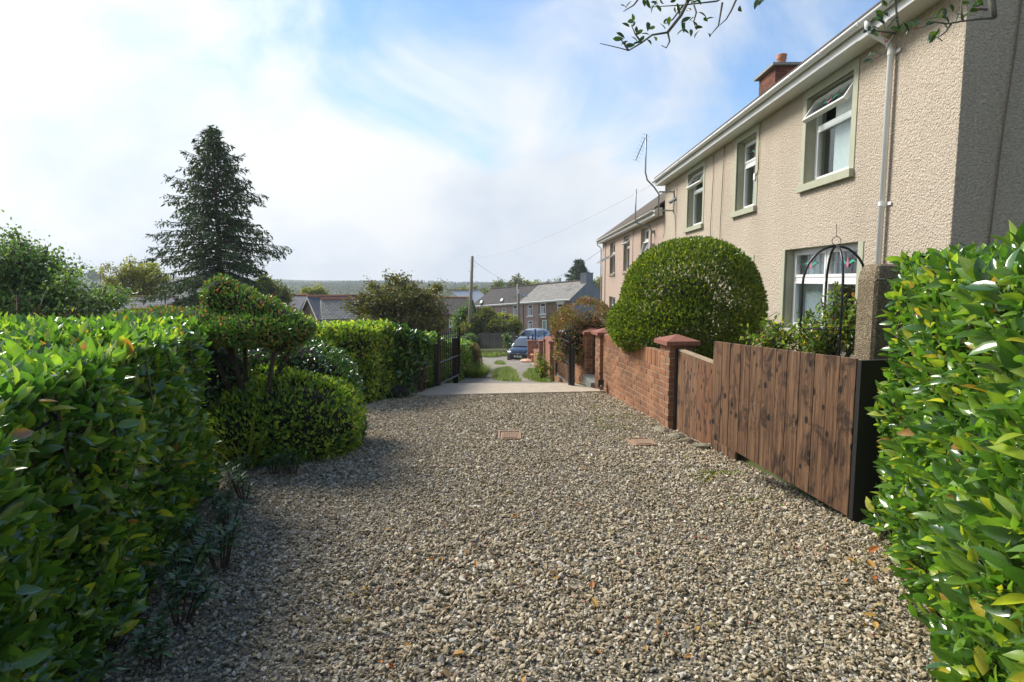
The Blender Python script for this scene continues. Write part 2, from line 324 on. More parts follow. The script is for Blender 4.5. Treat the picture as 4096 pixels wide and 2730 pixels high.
# ================================================================== cream house
EU = np.array([.0196, 1, 0]); EU /= np.linalg.norm(EU); NU = np.array([-EU[1], EU[0], 0]); HP0 = np.array([4.5, 0, 0.0])
def hp(u, o, z): return HP0 + EU * u + NU * o + np.array([0, 0, z])
def hquad_wall(gm, u0, u1, z0, z1, holes, depth, o=0.0):
    """a facade with openings: front face cells plus the reveals"""
    us = sorted({u0, u1, *[h[0] for h in holes], *[h[1] for h in holes]}); zs = sorted({z0, z1, *[h[2] for h in holes], *[h[3] for h in holes]})
    for a, b in zip(us, us[1:]):
        for c, d in zip(zs, zs[1:]):
            mu, mz = (a + b) / 2, (c + d) / 2
            if any(h[0] < mu < h[1] and h[2] < mz < h[3] for h in holes): continue
            gm.quad(hp(a, o, c), hp(a, o, d), hp(b, o, d), hp(b, o, c))
def frame_boxes(gm, u0, u1, z0, z1, o0, o1, w, fn=hp):
    for a, b, c, d in ((u0, u1, z0, z0 + w), (u0, u1, z1 - w, z1), (u0, u0 + w, z0 + w, z1 - w), (u1 - w, u1, z0 + w, z1 - w)):
        gm.box(a, b, o0, o1, c, d, lambda x, y, z: fn(x, y, z))
def motif(parent, u0, u1, z0, z1, o, fn):
    """leaded light: grid of cames plus a small flower with two leaves"""
    gm = G(); nu = 5
    for k in range(1, nu):
        u = u0 + (u1 - u0) * k / nu; gm.box(u - .003, u + .003, o, o + .006, z0, z1, fn)
    z = z0 + (z1 - z0) * .55; gm.box(u0, u1, o + .0005, o + .0065, z - .003, z + .003, fn)
    gm.build('leading', MAT['lead'], parent)
    cu, cz, w, h = (u0 + u1) / 2, (z0 + z1) / 2, (u1 - u0), (z1 - z0)
    for sgn in (-1, 1):
        pts = [(0.02, -.05), (.08, .08), (.16, .10), (.24, -.02), (.17, .02), (.09, -.04)]
        G().prism([fn(cu + sgn * a * w, o + .008, cz + b * h * 1.3) for a, b in pts], tuple(NU * .003)).build('stained_leaf', MAT['sg_green'], parent)
    G().prism([fn(cu + a * w, o + .009, cz + b * h) for a, b in ((0, -.26), (.035, -.08), (.02, .1), (0, .3), (-.02, .1), (-.035, -.08))], tuple(NU * .003)).build('stained_flower', MAT['sg_pink'], parent)
def window(parent, u0, u1, z0, z1, lights=1, zt=None, open_top=0, leaded=True, frame=None, surround=None, sill=None, open_main=0, blind='slats', sill_mat=None, depth=.19, blind_cov=(0.12, 1.0)):
    fm = frame or MAT['upvc']; w = .055; o0, o1 = -depth - .03, -depth + .035
    gm = G(); frame_boxes(gm, u0, u1, z0, z1, o0, o1, w)
    if zt: gm.box(u0 + w, u1 - w, o0 + .002, o1 - .002, zt - w / 2, zt + w / 2, hp)
    for k in range(1, lights):
        u = u0 + (u1 - u0) * k / lights; gm.box(u - w / 2, u + w / 2, o0 + .001, o1 - .001, z0 + w, z1 - w, hp)
    win = gm.build('window', fm, parent)
    if surround is not None:   # painted reveal and band
        b = .125; th = .012
        for a, c, d, e in ((u0 - b, u0, z0 - .0, z1 + b), (u1, u1 + b, z0 - .0, z1 + b), (u0, u1, z1, z1 + b))[:2 if lights > 1 else 3]: G().box(a, c, -.03, th, d, e if lights == 1 else z1 - .001, hp).build('surround', surround, win)
    rv = G()
    for a, c, d, e in ((u0 - .004, u0, z0, z1), (u1, u1 + .004, z0, z1), (u0, u1, z1, z1 + .004), (u0, u1, z0 - .004, z0)): rv.box(a, c, -depth - .12, -.002, d, e, hp)
    rv.build('reveal', surround or sill_mat or MAT['sage'], win)
    if sill: G().box(u0 - sill[0], u1 + sill[0], -depth, sill[1], z0 - .11, z0 - .001, hp).build('sill', sill_mat or MAT['sage'], win)
    oc = (o0 + o1) / 2
    for k in range(lights):
        a = u0 + (u1 - u0) * k / lights + w * (1 if k == 0 else .5); c = u0 + (u1 - u0) * (k + 1) / lights - w * (1 if k == lights - 1 else .5)
        cells = [(z0 + w, zt - w / 2, 0), (zt + w / 2, z1 - w, 1)] if zt else [(z0 + w, z1 - w, 0)]
        for lo, hi, top in cells:
            ang = open_top if top else open_main
            ca, sa = math.cos(ang), math.sin(ang); off = .05 if ang else .0
            def fn(u, o, z, hi=hi, ca=ca, sa=sa, off=off): # hinge along the top edge
                d = hi - z; q = o - oc; return hp(u, oc + off + q * ca + d * sa, hi - d * ca + q * sa)
            sg = G(); frame_boxes(sg, a + .003, c - .003, lo + .003, hi - .003, oc - .028, oc + .04, .045, fn); sg.build('opening_sash' if ang else 'sash', fm, win)
            pg = G(); pg.box(a + .04, c - .04, oc - .003, oc + .003, lo + .04, hi - .04, fn); pg.build('pane', MAT['glass'], win)
            if top and leaded: motif(win, a + .048, c - .048, lo + .048, hi - .048, oc + .006, fn)
            if top: G().box((a + c) / 2 - .2, (a + c) / 2 + .2, oc + .041, oc + .05, hi - .035, hi - .012, fn).build('vent', fm, win)
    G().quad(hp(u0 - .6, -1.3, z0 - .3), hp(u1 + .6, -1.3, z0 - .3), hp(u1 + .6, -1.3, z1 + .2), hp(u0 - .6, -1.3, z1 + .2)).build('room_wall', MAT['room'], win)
    if blind == 'slats':
        bgm = G(); n = int((u1 - u0) * (blind_cov[1] - blind_cov[0]) / .082)
        for k in range(n):
            u = u0 + .05 + k * .082
            bgm.quad(hp(u, -depth - .085, z0 + .02), hp(u + .086, -depth - .065, z0 + .02), hp(u + .086, -depth - .065, z1 - .02), hp(u, -depth - .085, z1 - .02))
        bgm.build('vertical_blind', MAT['blind'], win)
    elif blind == 'net':
        bgm = G(); n = 30
        for k in range(n):
            ua, ub = u0 + (u1 - u0) * k / n * .62 + (u1 - u0) * .38, u0 + (u1 - u0) * (k + 1) / n * .62 + (u1 - u0) * .38; oa, ob = -depth - .10 - .02 * (k % 2), -depth - .10 - .02 * ((k + 1) % 2)
            bgm.quad(hp(ua, oa, z0), hp(ub, ob, z0), hp(ub, ob, z1), hp(ua, oa, z1))
        bgm.build('net_curtain', MAT['net'], win)
    return win
UA0, UA1 = 6.40, 19.52; ZE = 4.66
A = thing('cream_house', 'cream roughcast house with sage green window surrounds and white gutter', 'house', tuple(hp(UA0, 0, -.1)))
WA = [(8.50, 9.86, 3.16, 4.50), (11.93, 13.0, 3.08, 4.50), (15.38, 16.80, 3.06, 4.50), (8.15, 10.42, .82, 2.16), (11.95, 12.85, -.2, 2.0)]
gm = G(); hquad_wall(gm, UA0, UA1, -1.2, ZE + .3, WA, .15); gm.build('front_wall', MAT['cream'], A)
rid_o, PIT = -3.6, math.tan(R(33)); ZR = ZE + .15 + (3.6 + .3) * PIT
def gable(u, z0, ze, zr, om, od): return [hp(u, 0, z0), hp(u, od, z0), hp(u, od, ze), hp(u, om, zr), hp(u, 0, ze)]
G().prism([q for q in gable(UA0, -1.2, ZE + .1, ZR - .15, -3.6, -7.2)], tuple(EU * .01)).build('gable_wall', MAT['cream'], A)
G().prism([q for q in gable(UA1 - .011, -1.5, ZE + .1, ZR - .15, -3.6, -7.2)], tuple(EU * .01)).build('end_wall', MAT['cream'], A)
MAT['tile'] = simple('mossy_roof_tile', (.115, .085, .06), (.06, .05, .035), 8, .9, (30, .02))
def roof(parent, u0, u1, ze, oe, om, zr, od, mat, name='roof', th=.06, extra=.0):
    r = G(); r.prism([hp(u0, oe, ze), hp(u0, om, zr), hp(u0, om, zr + th), hp(u0, oe, ze + th)], tuple(EU * (u1 - u0)))
    zb = ze; ob = 2 * om - oe; r.prism([hp(u0, ob, zb), hp(u0, om, zr), hp(u0, om, zr + th), hp(u0, ob, zb + th)], tuple(EU * (u1 - u0)))
    return r.build(name, mat, parent)
rfA = roof(A, UA0 - .18, UA1 + .1, ZE + .17, .34, rid_o, ZR, -7.5, MAT['tile'])
def gutter(parent, u0, u1, zf, of, fm, fascia_h=.19, step=.95, soffit=True):
    f_ = G().box(u0, u1, of - .02, of, zf - .02, zf + fascia_h, hp).build('fascia', fm, parent)
    if soffit: G().box(u0, u1, -.001, of - .021, zf - .012, zf - .002, hp).build('soffit', fm, parent)
    pr = [(of + .003 + .056 + .056 * math.cos(t), zf + fascia_h - .055 + .056 * math.sin(t)) for t in np.linspace(math.pi, 2 * math.pi, 9)] + [(of + .003 + .056 + .052 * math.cos(t), zf + fascia_h - .055 + .052 * math.sin(t)) for t in np.linspace(2 * math.pi, math.pi, 9)]
    gt = G().prism([hp(u0 - .04, a, b) for a, b in pr], tuple(EU * (u1 - u0 + .08))).build('gutter', fm, parent, True)
    u = u0 + .5
    while u < u1:
        pr2 = [(of + .059 + .064 * math.cos(t), zf + fascia_h - .055 + .064 * math.sin(t)) for t in np.linspace(math.pi, 2 * math.pi, 9)] + [(of + .059 + .053 * math.cos(t), zf + fascia_h - .055 + .053 * math.sin(t)) for t in np.linspace(2 * math.pi, math.pi, 9)]
        G().prism([hp(u, a, b) for a, b in pr2], tuple(EU * .035)).build('gutter_bracket', fm, gt); u += step
    return gt
gutter(A, UA0 - .15, UA1 + .12, ZE, .30, MAT['upvc'])
SG = MAT['sage']
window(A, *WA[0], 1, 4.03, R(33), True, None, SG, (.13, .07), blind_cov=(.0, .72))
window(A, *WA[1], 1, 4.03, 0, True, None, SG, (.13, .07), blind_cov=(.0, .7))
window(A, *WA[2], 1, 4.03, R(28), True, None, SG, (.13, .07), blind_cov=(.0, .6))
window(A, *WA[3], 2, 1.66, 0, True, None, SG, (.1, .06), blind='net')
dr = G(); frame_boxes(dr, 11.95, 12.85, -.2, 2.0, -.17, -.1, .06); dr.box(12.01, 12.79, -.15, -.12, -.14, 1.5, hp)
dr = dr.build('door', MAT['upvc'], A); G().box(12.01, 12.79, -.14, -.13, 1.52, 1.94, hp).build('pane', MAT['farglass'], dr)
s = G(); 
for a, c, d, e in ((11.82, 11.95, -.2, 2.13), (12.85, 12.98, -.2, 2.13), (11.95, 12.85, 2.0, 2.13)): s.box(a, c, -.15, .014, d, e, hp)
s.build('door_surround', SG, A)
lamp = G(); lamp.box(12.30, 12.44, 0.015, .05, 2.02, 2.12, hp); lamp.tube([hp(12.37, .05, 2.08), hp(12.37, .16, 2.10), hp(12.37, .2, 2.06)], .014, 6)
lamp = lamp.build('door_lamp', MAT['black'], A); G().lathe(hp(12.37, .2, 1.96), [(.03, .12), (.075, .06), (.085, 0), (.05, -.02)], 12).build('lamp_shade', MAT['black'], lamp, True)
# downpipe with swan neck
dp = G(); dp.tube([hp(7.58, .36, ZE + .10), hp(7.58, .36, ZE + .02), hp(7.58, .30, ZE - .06), hp(7.58, .11, ZE - .16), hp(7.58, .06, ZE - .24), hp(7.58, .06, -.6)], .034, 14)
dp = dp.build('downpipe', MAT['upvc'], A, True)
for z in (ZE - .28, 2.58, .6):
    c = G(); c.tube([hp(7.58, .06, z - .025), hp(7.58, .06, z + .025)], .040, 14); c.box(7.46, 7.56, .012, .022, z - .02, z + .02, hp); c.build('pipe_clip', MAT['upvc'], dp)
G().box(7.28, 7.88, .225, .298, ZE - .03, ZE + .02, hp).build('running_outlet', MAT['upvc'], A)
# cables clipped on the walls
def wire(parent, pts, r=.006, mat=None, name='cable'): return G().tube(pts, r, 5).build(name, mat or MAT['cable'], parent, True)
wire(A, [hp(11.72, .02, 4.62), hp(11.76, .025, 4.4), hp(11.73, .02, 3.75), hp(11.9, .03, 3.62)])
G().box(11.86, 11.94, .005, .04, 3.58, 3.70, hp).build('alarm_sensor', MAT['upvc'], A)
wire(A, [hp(14.55, .03, 4.6), hp(14.5, .03, 4.0), hp(14.58, .03, 3.0), hp(14.52, .03, 1.5)], .008)
wire(A, [hp(13.75, .03, 4.63), hp(13.8, .03, 3.9), hp(13.86, .03, 2.9), hp(13.82, .03, 1.2)], .008)
wire(A, [hp(17.9, .03, 4.35), hp(17.95, .03, 3.6), hp(17.9, .03, 2.0)], .007)
wire(A, [hp(19.3, .03, 4.55), hp(19.35, .03, 4.1), hp(19.3, .03, 3.3), hp(19.47, .03, 3.0)], .007)
cgab = [HP0 + EU * 6.385 + NU * o + np.array([0, 0, z]) for o, z in ((-.55, 5.2), (-.50, 4.0), (-.44, 3.2), (-.40, 2.3), (-.36, 1.5))]
wire(A, cgab, .008)
# aerial on its wall bracket
br = G(); br.box(18.0, 18.9, .02, .05, 4.02, 4.07, hp); 
for z in (3.70, 4.25): br.box(18.28, 18.33, .02, .46, z, z + .04, hp)
br.box(18.27, 18.34, .004, .03, 3.66, 4.32, hp)
br = br.build('aerial_bracket', MAT['galv'], A)
mast = G(); mast.tube([hp(18.3, .46, 3.55), hp(18.3, .46, 4.2), hp(18.3, .62, 4.42), hp(18.3, .82, 4.62), hp(18.3, .88, 4.85), hp(18.3, .88, 5.95)], .024, 8); mast = mast.build('aerial_mast', MAT['galv'], A, True)
ae = G(); ae.tube([hp(18.3, .88, 5.92), hp(18.6, 1.12, 5.25)], .014, 6); ae.build('aerial_boom', MAT['galv'], mast)
for k in range(8):
    t = k / 7; c = hp(18.3 + .3 * t, .88 + .24 * t, 5.92 - .67 * t); d = EU * .22 + NU * -.15; G().tube([c - d, c + d], .004, 4).build('aerial_element', MAT['galv'], mast)
# chimney with single bricks
def brickmeshes(mat, Lb, Hb, Db):
    return dict(s=proto('brick', G().box(-Lb / 2, Lb / 2, -Db / 2, Db / 2, -Hb / 2, Hb / 2), mat, .004), h=proto('brick', G().box(-Db / 2, Db / 2, -Lb / 2, Lb / 2, -Hb / 2, Hb / 2), mat, .004))
def brick_box(parent, fn, ang, L1, L2, z0, n, course, bl, gap, mat, jitter=.002):
    """rings of bricks round a rectangular stack L1 x L2 whose corner is fn(0,0,z); fn maps local to world, ang = yaw"""
    Db = bl * .48; meshes = {}
    def mesh(l):
        k = round(l, 3)
        if k not in meshes: meshes[k] = proto('brick', G().box(-l / 2, l / 2, -Db / 2, Db / 2, -(course - gap) / 2, (course - gap) / 2), mat, .004)
        return meshes[k]
    for c in range(n):
        z = z0 + course * (c + .5)
        for side in range(4):
            Ls = (L1, L2, L1, L2)[side]; run = Ls - Db - gap; m = max(1, round(run / bl)); l = run / m
            for k in range(m):
                off = (Db + gap if c % 2 else 0) + l * (k + .5)
                a = {0: (off, Db / 2, 0), 1: (L1 - Db / 2, off, 90), 2: (L1 - off, L2 - Db / 2, 0), 3: (Db / 2, L2 - off, 90)}[side]
                q = fn(a[0] + random.uniform(-1, 1) * jitter, a[1] + random.uniform(-1, 1) * jitter, z)
                piece('brick', mesh(l - gap), parent, q, (0, 0, ang + R(a[2])))
def cfn(x, y, z): return hp(17.75 + y, -2.62 - x, z)  # x to the back, y away along ridge
cw, cl = 1.2, .90
CH0 = 6.30
hang = math.atan2(-EU[0], EU[1])
ch = G().box(.02, cl - .02, .02, cw - .02, CH0, CH0 + 1.42, cfn).build('chimney_stack', MAT['mortar'], A)
def cfn2(x, y, z): return cfn(x, y, z)
brick_box(ch, cfn2, hang, cl, cw, CH0, 18, .0765, .225, .01, MAT['brickdark'])
capz = CH0 + 18 * .0765
G().box(-.12, cl + .12, -.12, cw + .12, capz, capz + .07, cfn).build('chimney_cap', MAT['stepconc'], A)
pt = G().lathe(cfn(.30, .35, capz + .07), [(.13, 0), (.15, .03), (.12, .06), (.125, .22), (.15, .25), (.125, .28), (.155, .34), (.135, .36), (.10, .36)], 14).build('chimney_pot', MAT['clay'], A, True)
# ================================================================== pink house
UB0, UB1, ZB = 19.54, 34.7, 3.74
B = thing('pink_house', 'pink pebbledashed house with open windows stepped below the cream house', 'house', tuple(hp(UB0, 0, -1.2)))
WB = [(21.95, 23.38, 2.12, 3.58), (25.85, 27.4, 2.05, 3.58), (29.95, 31.7, 1.98, 3.55), (29.6, 31.7, -.5, .80)]
gm = G(); hquad_wall(gm, UB0, UB1, -4, ZB + .2, WB, .15, -.004); gm.build('front_wall', MAT['pinkdash'], B)
ZRB = ZB + .12 + 3.8 * math.tan(R(36))
G().prism(gable(UB1 - .01, -4, ZB + .1, ZRB - .15, -3.5, -7), tuple(EU * .01)).build('end_wall', MAT['pinkdash'], B)
roof(B, UB0 + .01, UB1 + .15, ZB + .16, .32, -3.5, ZRB, -7, MAT['tile'])
gutter(B, UB0 + .02, UB1 + .15, ZB, .28, MAT['oldupvc'], step=.95)
G().box(UB0 + .03, UB0 + .33, .05, .31, ZB - .03, ZB + .22, hp).build('boxed_eave_end', MAT['oldupvc'], B)
SM = MAT['stonesill']
window(B, *WB[0], 1, 3.12, 0, False, None, None, (.08, .06), R(14), 'slats', SM, blind_cov=(0, .9))
window(B, *WB[1], 1, 3.12, R(38), False, None, None, (.08, .06), 0, 'slats', SM, blind_cov=(0, .5))
window(B, *WB[2], 1, 3.0, 0, False, None, None, (.08, .06), R(62), None, SM)
window(B, *WB[3], 1, .3, 0, False, None, None, (.08, .06), 0, 'slats', SM)
wire(B, [hp(24.9, .03, 3.7), hp(24.95, .03, 2.5), hp(24.9, .03, 1.0), hp(24.9, .03, -1)], .011)
wire(B, [hp(33.2, .03, 3.7), hp(33.25, .03, 2.0), hp(33.2, .03, -2)], .02)
G().tube([hp(34.6, .36, ZB + .1), hp(34.6, .3, ZB - .1), hp(34.66, .08, ZB - .3), hp(34.66, .06, -4)], .034, 8).build('downpipe', MAT['oldupvc'], B, True)
am = G(); am.tube([hp(21.0, .1, 2.6), hp(21.0, .1, 3.35), hp(21.0, .16, 3.5), hp(21.0, .5, 3.56), hp(21.0, .62, 3.62), hp(21.0, .66, 3.8), hp(21.0, .66, 4.75)], .026, 8); am = am.build('pole_bracket', MAT['galv'], B, True)
for z in (2.85, 3.3): G().box(20.9, 21.02, .01, .14, z - .05, z + .05, hp).build('bracket_clamp', MAT['galv'], am)
# ================================================================== brick boundary wall with piers
TW = np.array([-.128, 1, 0]); TW /= np.linalg.norm(TW); NW = np.array([-TW[1], TW[0], 0]); WA0 = np.array([1.955, 7.4, 0.0]); WANG = math.atan2(TW[1], TW[0])
def wp(s_, o, z): return WA0 + TW * s_ + NW * o + np.array([0, 0, z])
CRS, BL, GAP = .0806, .212, .010
def gz(p): return float(np.interp(p[1], [-30, 11.3, 15, 42, 58], [.9, -.339, -.92, -3.94, -4.6]))
def pier(s0, ztop, label, w=.315, o=0.0, group='red brick piers along the drive'):
    base = gz(wp(s0, 0, 0)) - .1; n = int(math.ceil((ztop - base) / CRS)); z0 = ztop - n * CRS
    t = thing('brick_pier', label, 'pier', tuple(wp(s0 + w / 2, o - w / 2, base)), group)
    core = G().box(s0 + .008, s0 + w - .008, o - w + .008, o - .008, z0, ztop, wp).build('mortar_core', MAT['mortar'], t)
    brick_box(t, lambda x, y, z: wp(s0 + x, o - w + y, z), WANG, w, w, z0, n, CRS, BL, GAP, MAT['brick'])
    c = G(); e = .06; a0, a1, b0, b1 = s0 - e, s0 + w + e, o - w - e, o + e; zt = ztop + .002
    c.box(a0, a1, b0, b1, zt, zt + .052, wp); c.add([wp(a0, b0, zt + .052), wp(a1, b0, zt + .052), wp(a1, b1, zt + .052), wp(a0, b1, zt + .052), wp((a0 + a1) / 2, (b0 + b1) / 2, zt + .125)], [(0, 1, 4), (1, 2, 4), (2, 3, 4), (3, 0, 4)])
    c.build('pier_cap', MAT['cap'], t); return t
pier(0, .835, 'red brick pier with terracotta cap beside the wooden gates')
pier(3.18, .67, 'red brick pier with terracotta cap behind the small black sensor box')
pier(4.14, .60, 'red brick pier with terracotta cap where the black metal gate hangs')
SOLD = proto('soldier_brick', G().box(-.0325, .0325, -.05, .05, -.1075, .1075), MAT['brick'], .004)
STR = proto('brick', G().box(-(BL - GAP) / 2, (BL - GAP) / 2, -.05, .05, -(CRS - GAP) / 2, (CRS - GAP) / 2), MAT['brick'], .004)
HLF = proto('half_brick', G().box(-(BL - GAP) / 4 + .002, (BL - GAP) / 4 - .002, -.05, .05, -(CRS - GAP) / 2, (CRS - GAP) / 2), MAT['brick'], .004)
def brick_wall(name, label, s0, s1, ztop, o=-.06, soldier=True, group=None):
    zb = min(gz(wp(s0, 0, 0)), gz(wp(s1, 0, 0))) - .12
    t = thing(name, label, 'wall', tuple(wp((s0 + s1) / 2, o, zb)), group)
    G().box(s0, s1, o - .094, o - .008, zb, ztop - .006, wp).build('mortar_core', MAT['mortar'], t)
    zc = ztop - (.225 if soldier else 0)
    if soldier:
        n = round((s1 - s0) / .0745)
        for k in range(n):
            piece('soldier_brick', SOLD, t, wp(s0 + (s1 - s0) * (k + .5) / n, o - .05 + random.uniform(-.002, .003), ztop - .1125 + random.uniform(-.002, .002)), (0, 0, WANG))
    c = 0
    while zc - (c + .5) * CRS > zb:
        z = zc - (c + .5) * CRS; x = s0 + (0 if c % 2 else BL / 2)
        if c % 2 == 0: piece('half_brick', HLF, t, wp(s0 + BL / 4, o - .05, z), (0, 0, WANG))
        while x + BL < s1 + .004:
            if gz(wp(x + BL / 2, 0, 0)) < z + CRS: piece('brick', STR, t, wp(x + BL / 2, o - .05 + random.uniform(-.0025, .0025), z), (0, 0, WANG))
            x += BL
        if s1 - x > BL * .45: piece('half_brick', HLF, t, wp(x + BL / 4, o - .05, z), (0, 0, WANG))
        c += 1
    return t
brick_wall('brick_wall', 'red brick wall with soldier coping under the clipped dome shrub', .315, 3.18, .71)
brick_wall('brick_wall', 'red brick wall under the brown hydrangea bush', 4.455, 5.6, .50)
brick_wall('brick_wall', 'low red brick wall stepping down behind the open black gate', 5.6, 7.5, .12)
G().box(.22, .36, -.42, .10, -.30, -.19, lambda x, y, z: wp(x - .3, y, z)).build('pier_footing', MAT['stepconc'], None, False).update({}) if False else None
# concrete step and wooden wicket between two piers
st = G().prism([wp(3.52, .06, -.36), wp(4.12, .06, -.36), wp(4.12, .06, -.17), wp(3.52, .06, -.235)], tuple(NW * -.5)).build('doorstep', MAT['stepconc'])
tag(st, 'grey concrete step between two brick piers', 'step')
wk = thing('wooden_wicket_gate', 'narrow dark plank gate between two brick piers', 'gate', tuple(wp(3.8, -.2, -.2)))
fr = G(); fr.box(4.06, 4.13, -.22, -.15, -.2, .60, wp); fr.build('gate_frame', MAT['blackwood'], wk)
PLK = {}
def plank_piece(parent, p0, p1, zb0, zb1, zt0, zt1, nrm, th=.022, name='plank', mat=None):
    p0 = np.array(p0, float); p1 = np.array(p1, float); n_ = np.array(nrm, float) * th
    b = [np.array([p0[0], p0[1], zb0]), np.array([p1[0], p1[1], zb1]), np.array([p1[0], p1[1], zt1]), np.array([p0[0], p0[1], zt0])]
    c = sum(b) / 4; o = G().prism([q - c for q in b], -n_)
    me = bpy.data.meshes.new(name); me.from_pydata(o.v, [], o.f)
    bm = bmesh.new(); bm.from_mesh(me); bmesh.ops.bevel(bm, geom=bm.edges[:], offset=.0025, segments=1, affect='EDGES'); bm.to_mesh(me); bm.free()
    me.materials.append(mat or MAT['plank']); return piece(name, me, parent, c)
for k in range(5):
    a, b = 3.50 + k * .112, 3.50 + (k + 1) * .112 - .004; plank_piece(wk, wp(a, -.19, 0), wp(b, -.19, 0), -.2, -.2, .56, .56, NW)
G().box(3.5, 4.06, -.24, -.215, .40, .50, wp).build('gate_rail', MAT['plank'], wk)
# wooden driveway gates
def wood_gate(name, label, P, Q, zbP, zbQ, ztP, ztQ, n, nrm, rail=True, capped=False):
    P = np.array(P, float); Q = np.array(Q, float); t = thing(name, label, 'gate', (P[0], P[1], min(zbP, zbQ)))
    ws = np.array([random.uniform(.75, 1.25) for _ in range(n)]); cs = np.concatenate([[0], np.cumsum(ws) / ws.sum()])
    Ln = np.linalg.norm((Q - P)[:2])
    for k in range(n):
        a, b = cs[k], cs[k + 1] - .0018 / Ln; jt = random.uniform(-.001, .0015)
        plank_piece(t, P + (Q - P) * a + np.array(nrm) * random.uniform(-.003, .003), P + (Q - P) * b + np.array(nrm) * random.uniform(-.003, .003), zbP + (zbQ - zbP) * a, zbP + (zbQ - zbP) * b, ztP + (ztQ - ztP) * a + jt, ztP + (ztQ - ztP) * b + jt, nrm)
    bk = np.array(nrm) * -.045
    for fz in (.12, .82):
        b0 = zbP + (ztP - zbP) * fz; b1 = zbQ + (ztQ - zbQ) * fz
        G().prism([np.array([P[0], P[1], b0]) + bk * .55, np.array([Q[0], Q[1], b1]) + bk * .55, np.array([Q[0], Q[1], b1 + .1]) + bk * .55, np.array([P[0], P[1], b0 + .1]) + bk * .55], bk).build('rail', MAT['blackwood'], t)
    if capped:
        G().prism([np.array([P[0], P[1], ztP + .008]), np.array([Q[0], Q[1], ztQ + .008]), np.array([Q[0], Q[1], ztQ + .03]), np.array([P[0], P[1], ztP + .03])], np.array(nrm) * -.07).build('top_rail', MAT['plankend'], t)
    return t
gA = gp(3394, 2083); nA = gA[1]
zt = pix(3425, 1436, nA)[2]
Yf = (CAM_H - zt) / (CAM_H - pix(2855, 1366, 1.0)[2]); pf = pix(2855, 1366, Yf); pfb = pix(2855, 1750, Yf)
pn = np.array([pix(3412, 1700, nA)[0], nA, 0]); pfar = np.array([pf[0], Yf, 0])
dg = pn - pfar; dg /= np.linalg.norm(dg); ng = np.array([-abs(dg[1]), -dg[0] if dg[1] < 0 else dg[0], 0]); ng /= np.linalg.norm(ng)
ng = np.array([dg[1], -dg[0], 0]); ng = ng if ng[0] < 0 else -ng
wood_gate('large_wooden_gate', 'large stained plank gate ajar beside the concrete gatepost', pfar, pn, pfb[2], gA[2] + .03, zt, zt, 12, ng)
q0, q1 = wp(-.03, -.085, 0), wp(-1.55, -.085, 0)
t0 = on_plane(2706, 1395, q0, NW); t1 = on_plane(2855, 1450, q0, NW); b0 = on_plane(2700, 1742, q0, NW); b1 = on_plane(2812, 1815, q0, NW)
def ext(a, b, q):  # height of the line a-b at plan point q
    d = (b - a)[:2]; k = np.dot(q[:2] - a[:2], d) / np.dot(d, d); return float(a[2] + (b - a)[2] * k)
q1 = q0 + (q1 - q0) * 1.0
wood_gate('small_wooden_gate', 'shorter stained plank gate leaf hung on the brick pier', q0 - TW * .05, q1, ext(b0, b1, q0), ext(b0, b1, q1), ext(t0, t1, q0) - .03, ext(t0, t1, q1) - .03, 8, NW, capped=True)
gpst = G().box(-.05, -.01, -.125, -.07, -.25, .80, wp).build('timber_gatepost', MAT['blackwood']); tag(gpst, 'slim black timber post fixed to the brick pier beside the gate leaf', 'post')
# black timber post and concrete gatepost at the near end
bq = pn + dg * .006; kx = np.array([ng[0], ng[1], 0])
bp = G().prism([bq + np.array([0, 0, -.3]), bq + dg * .03 - kx * -.0 + np.array([0, 0, -.3]), bq + dg * .10 - kx * .28 + np.array([0, 0, -.3]), bq - kx * .28 + dg * .05 + np.array([0, 0, -.3])], (0, 0, zt + .3 - .01)).build('black_timber_post', MAT['blackwood']); tag(bp, 'black stained timber post between plank gate and laurel hedge', 'post')
def concrete_post(name, c, w, d, z0, z1, label):
    t = G(); a = math.atan2(TW[1], TW[0]) - math.pi / 2; ca, sa = math.cos(a), math.sin(a); rows = [(z0, 1), (z1 - .11, 1), (z1 - .055, .93), (z1 - .015, .78), (z1, .5)]
    ch_ = .18; prof = [(-1 + ch_, -1), (1 - ch_, -1), (1, -1 + ch_), (1, 1 - ch_), (1 - ch_, 1), (-1 + ch_, 1), (-1, 1 - ch_), (-1, -1 + ch_)]
    vs = []; fs = []
    for z, k in rows:
        for x, y in prof: lx, ly = x * w / 2 * k, y * d / 2 * (k if k > .9 else k + .0); vs.append((c[0] + lx * ca - ly * sa, c[1] + lx * sa + ly * ca, z))
    for i in range(len(rows) - 1):
        for k in range(8): fs.append((i * 8 + k, i * 8 + (k + 1) % 8, i * 8 + 8 + (k + 1) % 8, i * 8 + 8 + k))
    fs.append(tuple(range(32, 40)))
    o = G().add(vs, fs).build(name, MAT['gatepost']); return tag(o, label, 'post')
cpq = pix(3530, 1200, 4.75)
cp_ = concrete_post('concrete_gatepost', (cpq[0] + .04, cpq[1] + .1), .26, .22, -.2, pix(3530, 1056, 4.75)[2], 'weathered pebbly concrete gatepost rising from the laurel hedge')
pinp = pix(3500, 1120, 4.62); G().tube([pinp + np.array([.0, 0, 0]), pinp + np.array([.1, .04, 0])], .011, 7).build('hinge_pin', MAT['cable'], cp_)
